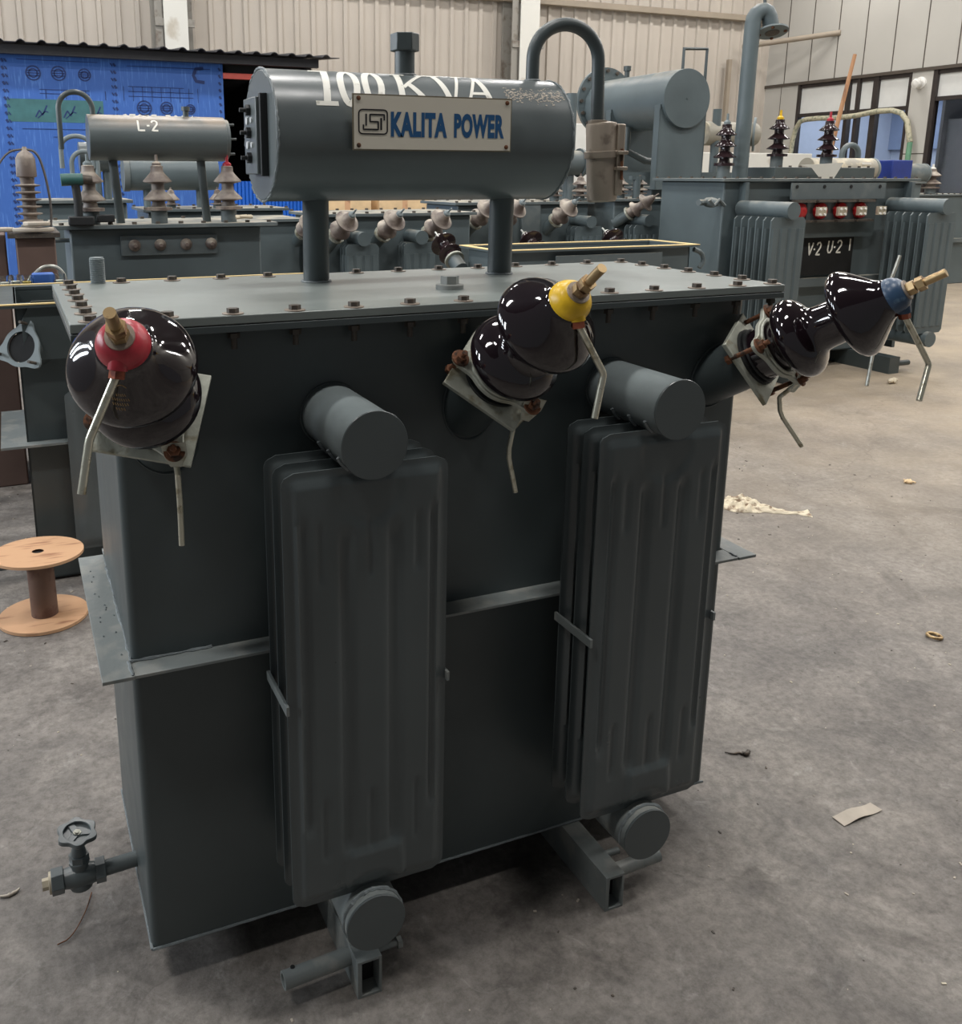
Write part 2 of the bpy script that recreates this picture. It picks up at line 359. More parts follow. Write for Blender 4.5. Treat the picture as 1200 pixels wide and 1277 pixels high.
# ------------------------------------------------------------------ setting
XW, YB, ZC = 13.0, 12.5, 6.8
XL, YF = -5.0, -6.0
struct(MB().box(XL, XW+3.6, YF, YB+.2, -.15, 0).build('floor', 'floor'))
struct(MB().box(XL, XW, YF, YB, ZC, ZC+.1).build('ceiling', 'roof'))
# back wall: profiled sheet with real ribs
m = MB(); pitch_ = .252; pr = []; x = XL
while x < XW:
    pr += [(x, 0), (x+.17, 0), (x+.182, -.035), (x+.238, -.035), (x+.25, 0)]
    x += pitch_
vs = []; fs = []
for (px, py) in pr: vs += [(px, YB+py, 0), (px, YB+py, ZC)]
for i in range(len(pr)-1): fs.append((2*i, 2*i+2, 2*i+3, 2*i+1))
m.add(vs, fs); m.box(XL, XW, YB+.005, YB+.1, 0, ZC)
struct(m.build('wall_back', 'corr', sharp=20))
struct(MB().box(XL, XW, YB-.17, YB-.04, 4.06, 4.16).build('trim_1', 'purlin', bevel=.008))
def column(n, xa, xb):
    w = xb-xa; y0 = YB-.42
    m = MB().box(xa+w*.22, xb-w*.22, y0, y0+.02, 0, ZC).mat(1)
    m.box(xa+w*.45, xa+w*.55, y0+.02, YB-.06, 0, ZC).box(xa, xb, YB-.08, YB-.05, 0, ZC)
    m.box(xa+w*.02, xa+w*.2, y0+.05, y0+.07, 0, ZC)
    for z in (.9, 2.0, 3.35): m.box(xa+w*.02, xb-w*.05, y0+.022, y0+.06, z, z+.1)
    struct(m.build('trim_%d' % n, ['column', 'column_side'], bevel=.003))
column(2, 1.93, 2.50); column(3, 7.42, 8.03)
# right wall: sandwich panels, office glazing below
m = MB().box(XW, XW+.12, YF, YB, 3.0, ZC).box(XW, XW+.12, 11.72, YB, 0, 2.96).box(XW, XW+.12, 9.06, 9.42, 0, 2.96).box(XW, XW+.12, YF, 6.6, 0, 2.96)
m.box(XW, XW+.12, 9.42, 11.72, 0, .9).box(XW, XW+.12, 6.6, 9.06, 0, .5)
m.mat(1)
y = YB-.45
while y > YF: m.box(XW-.003, XW+.01, y, y+.018, 3.0, ZC); y -= .56
m.box(XW-.03, XW+.02, YF, YB, 2.95, 3.0)
for ya in (12.1,): m.box(XW-.002, XW+.01, ya, ya+.012, 0, 2.95)
m.box(XW-.002, XW+.01, 11.72, 12.5, 1.62, 1.635); m.box(XW-.002, XW+.01, 9.06, 9.42, 1.72, 1.735)
struct(m.build('wall_right', ['panel', 'seam']))
def window(n, ya, yb, zb, head, muls):
    m = MB()
    m.box(XW+.02, XW+.1, ya, yb, zb, zb+.05).box(XW+.02, XW+.1, ya, yb, 2.89, 2.95).box(XW+.01, XW+.1, ya, yb, head, head+.06)
    for yy, ww in muls: m.box(XW+.0, XW+.1, yy-ww/2, yy+ww/2, zb, 2.95)
    w = struct(m.build('window_%d' % n, 'frame'))
    MB().box(XW+.05, XW+.07, ya, yb, head+.05, 2.9).build('infill_panel', 'panel_white', w)
    MB().box(XW+.055, XW+.061, ya, yb, zb+.04, head+.01).build('window_pane', 'winglass', w)
window(1, 9.42, 11.72, .9, 2.40, [(11.69, .05), (10.62, .07), (10.42, .06), (10.08, .1), (9.45, .05)])
window(2, 6.6, 9.06, .5, 2.50, [(9.02, .07), (7.7, .08), (6.63, .05)])
# office behind the glazing
m = MB().box(XW+3.4, XW+3.5, 6.4, YB, 0, 3).box(XW+.12, XW+3.4, YB, YB+.1, 0, 3).box(XW+.12, XW+3.4, 6.3, 6.4, 0, 3).box(XW+.12, XW+3.5, 6.4, YB, 2.96, 3.05)
m.mat(1).box(XW+3.3, XW+3.4, 6.4, YB, 1.9, 2.96).box(XW+1.5, XW+1.55, 9.2, 9.3, 0, 2.96)
m.mat(2).box(XW+.5, XW+.55, 6.4, 9.1, 0, 2.25).box(XW+.4, XW+3.3, 9.1, 9.15, 0, 2.96)
struct(m.build('wall_office', ['office', 'office_dark', 'office_grey']))

# store shed against the back wall -------------------------------------------
st = thing('store_shed', 'blue sheet-clad store shed under a dark corrugated roof by the back wall', 'shed', (1.1, 9.4, 0))
m = MB().box(-1.6, 2.2, 9.40, 9.44, .02, 2.59)
MB().box(-1.6, 2.24, 9.4085, 9.45, 0, 2.60).build('cladding_sheet', 'store_blue', st)
o = MB()
for (x0, x1) in ((-.03, .93),): o.box(x0, x1, 9.4062, 9.409, 1.93, 2.16)
o.build('green_band', 'store_green', st)['label'] = 'green printed band'
m = MB()
def fn_store(u, v, t): return (u, 9.405-t*3, v)
def circ(m, cx, cz, r, w=.012):
    stroke(m, [(cx+r*math.cos(a*PI/9), cz+r*math.sin(a*PI/9)) for a in range(18)]+[(cx+r, cz)], w, fn_store)
for cx, cz, r in ((.25, 2.42, .07), (.5, 2.425, .07), (.76, 2.42, .06), (1.36, 2.10, .075), (1.6, 2.105, .065), (1.86, 2.10, .05)):
    circ(m, cx, cz, r); circ(m, cx, cz, r*.6)
    for k in (-1, 0, 1): stroke(m, [(cx-r*.9, cz+k*r*.35), (cx+r*.9, cz+k*r*.35)], .008, fn_store)
stroke(m, [(2.02, 2.54), (1.94, 2.53), (1.91, 2.46), (1.94, 2.40), (2.03, 2.39)], .035, fn_store)
for cx in (1.03, 1.06, 2.19, -.05, -.02):
    for k in range(26):
        z = 2.55-k*.075
        stroke(m, [(cx, z), (cx+.02, z-.03)], .022 if cx > 1.04 or cx < -.04 else .012, fn_store)
for (xa, xb, z) in ((.3, .8, 2.26), (.3, .8, 2.22), (.1, .9, 2.55), (1.2, 1.8, 2.32), (1.2, 1.9, 2.27), (1.2, 1.9, 2.22), (1.2, 2.1, 2.53), (1.15, 2.0, 1.98), (.1, .9, 1.86), (.4, .7, 1.78)):
    stroke(m, [(xa, z), (xb, z)], .006, fn_store)
for k in range(9): stroke(m, [(1.15+k*.1, 2.32), (1.15+k*.1, 2.17)], .005, fn_store)
for k in range(4): stroke(m, [(.36+k*.2, 2.26), (.36+k*.2, 2.17)], .007, fn_store)
for cx in (.3, .58, .84):
    stroke(m, [(cx-.06, 1.98), (cx-.02, 2.05), (cx+.01, 2.0), (cx+.06, 2.1)], .014, fn_store)
    stroke(m, [(cx-.04, 1.97), (cx+.04, 2.04), (cx+.07, 2.03)], .01, fn_store)
m.build('printed_diagram', 'store_print', st)['label'] = 'dark schematic diagrams printed on the sheet'
m = MB(); write(m, 'STORE ROOM', 1.12, 1.90, .125, .062, .02, fn_store, gap=.25)
m.build('store_lettering', 'ink_white', st)['label'] = 'white STORE ROOM lettering'
# roof with corrugation
m = MB(); pr = []; x = -1.7; R0 = []
while x < 3.4:
    for k in range(6):
        pr.append((x+k*.2/6*.55, .028*math.sin(PI*k/5))) 
    pr.append((x+.2, 0)); x += .2
vs = []; fs = []
for px, pz in pr: vs += [(px, 9.05, 2.68+pz), (px, 12.3, 2.95+pz), (px, 9.05, 2.672+pz), (px, 12.3, 2.942+pz)]
for i in range(len(pr)-1):
    a, b = 4*i, 4*i+4; fs += [(a, b, b+1, a+1), (a+2, a+3, b+3, b+2), (a, a+2, b+2, b)]
m.add(vs, fs); m.build('corrugated_roof', 'roofdark', st)
MB().box(-1.6, 3.3, 9.2, 9.28, 2.58, 2.67).build('roof_beam', 'roofdark', st)
MB().box(2.24, 3.2, 9.38, 9.43, 2.44, 2.50).build('lintel_bar', 'redbar', st)['label'] = 'red oxide painted lintel bar'
MB().box(2.24, 3.24, 9.45, 9.5, 2.50, 2.68).build('interior_shade_strip', 'void', st)  # added black strip, carries the shade of the interior above the bar
MB().box(3.2, 3.26, 9.36, 9.46, 0, 2.6).build('corner_post', 'roofdark', st)
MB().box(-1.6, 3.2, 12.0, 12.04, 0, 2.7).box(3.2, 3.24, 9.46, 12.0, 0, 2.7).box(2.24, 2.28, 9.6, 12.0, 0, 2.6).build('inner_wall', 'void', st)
m = MB(); x = 2.25
while x < 3.16: m.cyl((x, 9.42, .1), (x, 9.42, 1.32), .022, seg=8); x += .044
m.box(2.24, 3.18, 9.42, 9.45, .1, 1.32); m.build('door_sheet', 'blue_corr', st)['label'] = 'bright blue corrugated door sheet'

# ------------------------------------------------------------------ MAIN TRANSFORMER
TR = thing('transformer', 'large dark grey 100 kVA transformer with white nameplate, standing in the foreground', 'transformer', (.6, .23, 0))
HF = .078
# tank with rounded vertical edges
def rrect(x0, x1, y0, y1, r, n=6):
    P = []
    for cx, cy, a0 in ((x1-r, y1-r, 0), (x0+r, y1-r, 90), (x0+r, y0+r, 180), (x1-r, y0+r, 270)):
        for k in range(n+1): a = math.radians(a0+90*k/n); P.append((cx+r*math.cos(a), cy+r*math.sin(a)))
    return P
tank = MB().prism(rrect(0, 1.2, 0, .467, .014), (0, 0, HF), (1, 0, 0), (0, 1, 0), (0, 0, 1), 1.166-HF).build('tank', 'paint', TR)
m = MB(); pts = []
for k in range(100):
    pts.append((k/99*1.2, -.0005+random.uniform(-.0006, .0006), HF+.001))
m.tube(pts, .0028, seg=6); m.tube([(0, k/20*.467, HF+.001) for k in range(21)], .0028, seg=6)
m.build('weld_seam', 'bead', tank)
MB().box(-.053, 1.262, -.037, .50, 1.163, 1.174).build('tank_flange', 'paint', tank, bevel=.001)
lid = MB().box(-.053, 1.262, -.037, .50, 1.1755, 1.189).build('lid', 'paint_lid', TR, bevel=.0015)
MB().box(-.050, 1.259, -.0345, .497, 1.1738, 1.1758).build('lid_gasket', 'dark', lid)
m = MB()
m.nut((0, 0, 1.1905), (0, 0, 1), .0095, .0075, 0.2); m.mat(1).lathe((0, 0, 1.189), (0, 0, 1), [(0, .0165), (.0016, .0165), (.002, .0085)], seg=24); m.mat(0)
m.cyl((0, 0, 1.135), (0, 0, 1.163), .0048, seg=10).nut((0, 0, 1.152), (0, 0, 1), .0095, .008)
b0 = m.build('lid_bolt', ['boltmetal', 'washer'], lid)
off = ORG[TR.name].copy(); 
for v in b0.data.vertices: v.co += off      # mesh made about its own centre
pos = []
nf = 14
for k in range(nf): pos.append((-.024+(1.245+.024)*(k+.12*(0 < k < nf-1))/(nf-1), -.020))
for k in range(nf): pos.append((-.024+(1.245+.024)*k/(nf-1), .472))
for k in range(1, 6): pos.append((-.024, -.02+.492*k/6)); pos.append((1.245, -.02+.492*k/6))
for i, (x, y) in enumerate(pos):
    b = b0 if i == 0 else b0.copy()
    if i: COL.objects.link(b); b.parent = lid
    b.location = (x-TR.location.x+0, y-TR.location.y, 0) 
    b.location = Vector((x, y, 0))-off
    b.rotation_euler.z = 0
for b in [o for o in COL.objects if o.name.startswith('lid_bolt')]:
    pass
# filling plug, threaded stub on the lid
m = MB().lathe((.627, .145, 1.189), (0, 0, 1), [(0, .026), (.008, .026), (.009, .02)], seg=24).nut((.627, .145, 1.197), (0, 0, 1), .0175, .016)
m.build('vent_plug', 'paint_worn', lid)
pf = [(0, .013)]
for k in range(18): pf += [(.001+k*.0027, .0145), (.0023+k*.0027, .0132)]
MB().lathe((.031, .478, 1.189), (0, 0, 1), pf+[(.05, .013)], seg=20).build('threaded_stub', 'galvdisc', lid)
# stiffener ledge
m = MB(); z0, z1 = .628, .634
m.prism([(-.049, -.048), (0, -.048), (0, .467), (-.049, .467)], (0, 0, z0), (1, 0, 0), (0, 1, 0), (0, 0, 1), .006)
m.prism([(1.2, -.048), (1.2445, -.048), (1.2445, .467), (1.2, .467)], (0, 0, z0), (1, 0, 0), (0, 1, 0), (0, 0, 1), .006)
m.box(.0, 1.2, -.046, .0, z0, z1-.0005).box(0, 1.2, .467, .5, z0, z1)
led = m.build('stiffener_ledge', 'paint_worn', TR, bevel=.0008)
m = MB()
for seg_ in ([(0, k/30*.45, z1+.001) for k in range(31)], [(k/12*.13, -.001, z1+.001) for k in range(13)], [(-.003, -.046+k*.046/5, z1) for k in range(6)], [(1.2, -.02-k*.004, z1) for k in range(6)]):
    m.tube([(p[0]+random.uniform(-.0015, .0015), p[1]+random.uniform(-.001, .001), p[2]) for p in seg_], [random.uniform(.0012, .0036) for _ in seg_], seg=6)
for k in range(14): 
    c = V(-.005-random.random()*.03, random.random()*.4, z1); m.cyl(c, c+V(0, 0, .002), random.uniform(.001, .003), .0008, seg=6)
m.build('weld_seam', 'bead', led)

# radiator
def rad_panel(x0, w, z0, z1, yf, th, nx=54, nz=110):
    H = z1-z0; rc = .02
    def sm(a, b, x): t = max(0, min(1, (x-a)/(b-a))); return t*t*(3-2*t)
    def body(fx, fz):
        X = fx*w; Z = fz*H; ed = min(X, w-X, Z, H-Z)
        h = sm(.011, .021, ed)*.0085
        if h > 0:
            g = 0
            for c, wd, a, b in ((.36, .050, .13, .87), (.655, .050, .13, .87), (.115, .03, .2, .9), (.90, .03, .2, .9)):
                g = max(g, max(0, 1-((fx-c)/wd)**2)*sm(a-.03, a+.02, fz)*(1-sm(b-.03, b+.02, fz)))
            for c in (.21, .51, .80):
                for a, b in ((.12, .25), (.77, .88)):
                    g = max(g, .55*max(0, 1-((fx-c)/.022)**2)*sm(a-.02, a+.01, fz)*(1-sm(b-.01, b+.02, fz)))
            h -= g*.0068
            # embossed seat around the lower header, shallow round seat below the upper one
            d = max(abs(fx-.53)/.19+fz*.9, fz/.115)
            h += .005*(1-sm(.96, 1.04, d))
            r = math.hypot((fx-.5)*w, (1-fz)*H-.04); h -= .003*(1-sm(.045, .06, r))
            r = math.hypot((fx-.5)*w, fz*H+.03); h -= .005*(1-sm(.062, .07, r))
        return h
    vs = []; fs = []
    for side in (0, 1):
        for j in range(nz+1):
            fz = j/nz; Z = z0+fz*H
            dz = min(fz*H, H-fz*H); ins = rc-math.sqrt(max(0, rc*rc-(rc-dz)**2)) if dz < rc else 0
            for i in range(nx+1):
                fx = i/nx; X = x0+ins+fx*(w-2*ins); h = body(fx, fz)
                vs.append((X, yf+(.0085-h if side == 0 else .0115+h*.55), Z))
    n1 = (nx+1)*(nz+1)
    for s_ in (0, 1):
        for j in range(nz):
            for i in range(nx):
                a = s_*n1+j*(nx+1)+i; q = (a, a+1, a+nx+2, a+nx+1); fs.append(q if s_ == 0 else q[::-1])
    ring = [i for i in range(nx+1)]+[j*(nx+1)+nx for j in range(1, nz+1)]+[nz*(nx+1)+i for i in range(nx-1, -1, -1)]+[j*(nx+1) for j in range(nz-1, 0, -1)]
    for a, b in zip(ring, ring[1:]+ring[:1]): fs.append((a, b, b+n1, a+n1))
    return vs, fs
def radiator(xc, label):
    w = .268; x0 = xc-w/2; zt, zb = .973, .228
    root = MB().cyl((xc, .004, 1.012), (xc, -.197, 1.012), .0505, seg=48).build('radiator', 'paint_head', TR, bevel=.001)
    root['label'] = label
    m = MB(); m.lathe((xc, -.1965, 1.012), (0, -1, 0), [(0, .0515), (.003, .0525), (.0045, .0515), (.0045, 0.0001)], seg=48); m.build('header_cap', 'paint_rad', root)
    m = MB().cyl((xc-.002, .004, .185), (xc-.002, -.197, .185), .051, seg=48)
    m.build('header_pipe', 'paint_worn', root, bevel=.001)
    MB().lathe((xc-.002, -.1965, .185), (0, -1, 0), [(0, .0515), (.003, .0525), (.0045, .0515), (.0045, 0.0001)], seg=48).build('header_cap', 'paint_rad', root)
    m = MB()
    MB().torus((xc, -.001, 1.012), (0, 1, 0), .052, .0025, 48, 6).build('root_weld', 'paint', root)
    m.tube([(xc-.002+.052*math.cos(a*PI/24), -.183+random.uniform(-.001, .001), .185+.052*math.sin(a*PI/24)) for a in range(-2, 27)], [random.uniform(.002, .0045) for _ in range(29)], seg=6)
    for yy in (-.079, -.127, -.172):
        for sx in (-1, 1): m.tube([(xc+sx*(.030+k*.0028), yy+.004, 1.012-math.sqrt(max(0, .052**2-(.030+k*.0028)**2))) for k in range(7)], .0035, seg=6)
    m.build('weld_seam', 'bead', root)
    vs, fs = rad_panel(x0, w, zb, zt, -.176, .022)
    p0 = MB().add(vs, fs).build('fin_panel', 'paint_rad', root, sharp=60)
    for dy in (.049, .098):
        q = p0.copy(); COL.objects.link(q); q.parent = root; q.location = (0, dy, 0)
    for sx in (-1, 1):
        X = xc+sx*(w/2+.0015)
        MB().box(X-.0025, X+.0025, -.176, -.058, .588, .604).build('tie_strap', 'paint_worn', root, bevel=.0005)
    return root
radiator(.344, 'left radiator of the foreground transformer')
radiator(.893, 'right radiator of the foreground transformer')

# base channels
for x0, x1, sd in ((.3215, .3665, 0), (.8325, .8745, 1)):
    m = MB(); y0, y1, t = -.1625, .62, .005
    m.box(x0, x1, y0, y1, HF-.002-t, HF-.002).box(x0, x1, y0, y1, 0, t).box(x0, x0+t*1.6, y0, y1, t, HF-t-.002).box(x1-t, x1, y0, y1, t, HF-t-.002)
    b = m.build('base_channel', 'paint_worn', TR, bevel=.0006)
    MB().box(x0+t*1.6, x1-t, y0+.03, y0+.035, t, HF-t-.002).build('channel_shade_plate', 'void', b)  # near-black plate stands for the shade inside the hollow channel
    if sd == 0:
        m = MB(); m.lathe((x0, -.118, .052), (-1, -.05, 0), [(0, .0155), (.122, .0155), (.122, .0115), (.08, .0115)], seg=28, close=False); m.build('axle_pipe', 'paint_worn', b)
        MB().cyl((x0-.103, -.118, .0665), (x0-.103, -.118, .0685), .004, seg=14).build('pin_hole', 'void', b)
        m = MB().cyl((x1, -.11, .035), (x1+.05, -.108, .035), .0055, seg=12).nut((x1+.05, -.108, .035), (1, 0, 0), .011, .009); m.build('axle_bolt', 'paint_worn', b)
    else:
        m = MB(); m.lathe((x1, -.125, .05), (1, .03, 0), [(0, .0135), (.112, .0135), (.112, .0105), (.09, .0105)], seg=28, close=False); m.build('axle_pipe', 'paint_worn', b)
        m = MB().cyl((x1, -.08, .05), (x1+.045, -.08, .05), .007, seg=12); m.build('axle_bolt', 'paint_worn', b)

# conservator
YC_, ZC_, RC_ = .345, 1.4645, .1195
m = MB(); m.lathe((.3275, YC_, ZC_), (1, 0, 0), [(0, RC_-.004), (.003, RC_), (.607, RC_), (.610, RC_-.004)], seg=96, close=True)
cons = m.build('conservator', 'paint_cons', TR, sharp=30); cons['label'] = 'dark grey cylindrical conservator tank'
for xx in (.3295, .936):
    m = MB(); m.tube([(xx+random.uniform(-.0012, .0012), YC_+RC_*math.cos(a*PI/60), ZC_+RC_*math.sin(a*PI/60)) for a in range(121)], [random.uniform(.0016, .0034) for _ in range(121)], seg=6)
    m.build('weld_seam', 'bead', cons)
for xx in (.433, .843): 
    s_ = MB().cyl((xx, YC_+.005, 1.187), (xx, YC_, 1.37), .0255, seg=36).build('support_pipe', 'paint', TR)
    m = MB(); m.tube([(xx+.027*math.cos(a*PI/12), YC_+.005+.027*math.sin(a*PI/12), 1.190) for a in range(25)], [random.uniform(.002, .004) for _ in range(25)], seg=6); m.build('weld_seam', 'bead', s_)
m = MB().cyl((.6195, YC_, 1.575), (.6195, YC_, 1.627), .0195, seg=30)
m.tube([(.6195+.021*math.cos(a*PI/12), YC_+.021*math.sin(a*PI/12), 1.583) for a in range(25)], .003, seg=6); m.build('filler_neck', 'paint', cons)
MB().nut((.6195, YC_, 1.627), (0, 0, 1), .0285, .033, .1).build('filler_cap', 'paint', cons, bevel=.002)
# level gauge on the left end
g = MB().box(.309, .328, .300, .392, 1.395, 1.532).build('level_gauge', 'paint_cons', cons, bevel=.002)
MB().box(.3145, .3275, .288, .3005, 1.392, 1.537).build('gauge_gasket', 'dark', g, bevel=.001)
for z in (1.425, 1.47, 1.51):
    MB().cyl((.309, .345, z), (.290, .345, z), .004, seg=10).nut((.309, .345, z), (-1, 0, 0), .010, .008).build('gauge_bolt', 'dark', g)
for z in (1.448, 1.492): MB().cyl((.309, .362, z), (.306, .362, z), .007, seg=16).cyl((.309, .33, z), (.306, .33, z), .005, seg=16).build('gauge_glass_glint', 'glint_white', g)  # near-white discs paint the light showing in the gauge glass
# gooseneck + breather
pts = [(.906, YC_, 1.57), (.906, YC_, 1.61)]
for k in range(17):
    a = PI-PI*k/16; pts.append((.986+.080*math.cos(a), YC_, 1.628+.070*math.sin(a)))
pts += [(1.068, YC_, 1.56), (1.0715, YC_, 1.50)]
goose = MB().tube(pts, .0137, seg=20, smooth=1).build('breather_pipe', 'paint', TR)
m = MB(); m.torus((.906, YC_, 1.584), (0, 0, 1), .015, .003, 20, 6); m.build('weld_seam', 'bead', goose)
br = MB().lathe((1.0815, YC_, 1.507), (.065, 0, -1), [(0, .017), (.001, .022), (.003, .0315), (.008, .0335), (.165, .0325), (.169, .029), (.17, .001)], seg=32).build('silica_breather', 'breather', TR)
MB().lathe((1.0855, YC_, 1.446), (.065, 0, -1), [(0, .034), (.001, .0375), (.014, .0375), (.015, .034)], seg=32).build('clamp_band', 'breather', br)
MB().box(1.103, 1.122, YC_-.034, YC_-.008, 1.352, 1.502).build('hinge_bar', 'breather', br, bevel=.003)
for z in (1.478, 1.366): MB().lathe((1.108, YC_-.01, z), (1, -.3, 0), [(0, .018), (.012, .017), (.02, .011), (.023, .002)], seg=20).build('cover_boss', 'breather', br)
MB().cyl((1.1115, YC_-.038, 1.45), (1.1145, YC_-.038, 1.385), .0032, seg=10).build('clamp_screw', 'rust', br)
for z in (1.442, 1.409): MB().box(1.098, 1.125, YC_-.044, YC_-.030, z-.004, z+.004).build('clamp_lug', 'breather', br, bevel=.002)
MB().lathe((1.072, YC_, 1.503), (0, 0, 1), [(0, .021), (.006, .021), (.007, .015)], seg=20).build('pipe_collar', 'breather', br)

# painted rating on the conservator (wrapped round the shell)
def fn_c(u, v, t):
    a = v/RC_; r = RC_+.0002+t
    return (u, YC_-r*math.cos(a), ZC_+r*math.sin(a))
GL['1b'] = [[(.18, .80), (.48, .97)], [(.46, .0), (.56, 1)]]
m = MB()
v0 = .056; hh = .098
stroke(m, [(.425, v0), (.441, v0+hh)], .013, fn_c); stroke(m, [(.404, v0+.0), (.446, v0)], .009, fn_c); stroke(m, [(.412, v0+hh), (.448, v0+hh)], .008, fn_c)
def zero(cx):
    P = []
    for k in range(25):
        a = 2*PI*k/24; xx = .0155*math.cos(a); yy = hh/2*math.sin(a); P.append((cx+xx+yy*.14, v0+hh/2+yy))
    P[-1] = P[0]; stroke(m, P, .0125, fn_c)
zero(.476); zero(.524)
def sl(P, w): stroke(m, [(x_-.016+(y_)*.14, v0+y_) for x_, y_ in P], w, fn_c)
sl([(.588, 0), (.588, hh)], .012); sl([(.575, hh), (.605, hh)], .007); sl([(.640, hh), (.594, hh*.45)], .007); sl([(.606, hh*.55), (.645, 0)], .012); sl([(.628, hh), (.65, hh)], .007)
sl([(.664, hh), (.690, 0)], .012); sl([(.652, hh), (.678, hh)], .007); sl([(.716, hh), (.692, 0)], .006); sl([(.704, hh), (.726, hh)], .007)
sl([(.722, 0), (.754, hh)], .006); sl([(.752, hh), (.776, 0)], .012); sl([(.734, hh*.35), (.768, hh*.35)], .007); sl([(.712, 0), (.734, 0)], .007)
m.build('painted_rating', 'ink_white', cons)['label'] = 'white hand-painted 100 KVA marking'
m = MB()
for k in range(260):
    u0 = random.uniform(.795, .925); v_ = .092+random.gauss(0, .011)
    stroke(m, [(u0, v_), (u0+random.uniform(.001, .005), v_+random.uniform(-.002, .002))], random.uniform(.0008, .0026), fn_c, .0002)
m.build('scuff_and_highlight', 'cardlitter', cons)['label'] = 'pale patch of scuffs and painted highlight'  # pale flecks draw whitish scuffs and a painted highlight together
# nameplate
NX0, NX1, NZ0, NZ1, NY = .4635, .7865, 1.4375, 1.5355, .214
npl = MB().box(NX0, NX1, NY, NY+.0025, NZ0, NZ1).build('nameplate', 'plate_edge', cons); npl['label'] = 'white enamel nameplate with blue lettering'
MB().box(NX0+.0025, NX1-.0025, NY-.0012, NY, NZ0+.0025, NZ1-.0025).build('enamel_face', 'plate', npl)
MB().box(NX0+.02, NX1-.02, NY+.0025, NY+.03, 1.455, 1.475).build('mounting_bar', 'paint', npl)
def fn_n(u, v, t): return (NX0+u, NY-.0013-t, NZ1-v)
for x, z in ((NX0+.011, NZ0+.009), (NX1-.011, NZ0+.009), (NX0+.011, NZ1-.008), (NX1-.011, NZ1-.008)):
    MB().lathe((x, NY-.001, z), (0, -1, 0), [(0, .0042), (.0015, .004), (.0025, .0015)], seg=14).build('plate_screw', 'rust', npl)
k = .000298
def pxy(P): return [((x-50)*k, (y-62)*.000258+.0) for x, y in P]
m = MB(); rr = []
for cx, cy, a0 in ((248, 192, -90), (248, 306, 0), (112, 306, 90), (112, 192, 180)):
    for j in range(6): a = math.radians(a0+90*j/5); rr.append((cx+24*math.cos(a), cy+24*math.sin(a)))
rr.append(rr[0]); stroke(m, pxy(rr), .0024, fn_n)
stroke(m, pxy([(135, 196), (135, 275)]), .0028, fn_n)
stroke(m, pxy([(117, 268), (117, 300), (213, 300), (213, 248), (160, 248), (160, 200), (252, 200), (252, 238)]), .0028, fn_n)
stroke(m, pxy([(232, 222), (232, 303)]), .0034, fn_n)
m.build('quality_mark', 'ink_black', npl)
def bfont(text, x0, x1, z0, z1, y, parent, matn, name, extrude=.0003, bold=.03):
    cu = bpy.data.curves.new(name, 'FONT'); cu.body = text; cu.offset = bold*1.7; cu.extrude = 0.0; cu.resolution_u = 4; cu.space_character = 1.08
    ob = bpy.data.objects.new(name+'_src', cu); COL.objects.link(ob); bpy.context.view_layer.update()
    me = bpy.data.meshes.new_from_object(ob.evaluated_get(bpy.context.evaluated_depsgraph_get()))
    bpy.data.objects.remove(ob); bpy.data.curves.remove(cu)
    xs = [v.co.x for v in me.vertices]; ys = [v.co.y for v in me.vertices]; a, b, c, d = min(xs), max(xs), min(ys), max(ys)
    mb = MB(); n = len(me.vertices)
    P = [(x0+(v.co.x-a)/(b-a)*(x1-x0), z0+(v.co.y-c)/(d-c)*(z1-z0)) for v in me.vertices]
    mb.add([(p[0], y, p[1]) for p in P]+[(p[0], y-extrude, p[1]) for p in P], [tuple(n+i for i in q.vertices) for q in me.polygons]+[tuple(q.vertices) for q in me.polygons])
    bpy.data.meshes.remove(me)
    return mb.build(name, matn, parent)
bfont('KALITA', .5365, .6495, 1.4620, 1.5060, NY-.0014, npl, 'ink_blue', 'maker_lettering')['label'] = 'blue lettering reading KALITA'
bfont('POWER', .6640, .7700, 1.4620, 1.5060, NY-.0014, npl, 'ink_blue', 'maker_lettering')['label'] = 'blue lettering reading POWER'

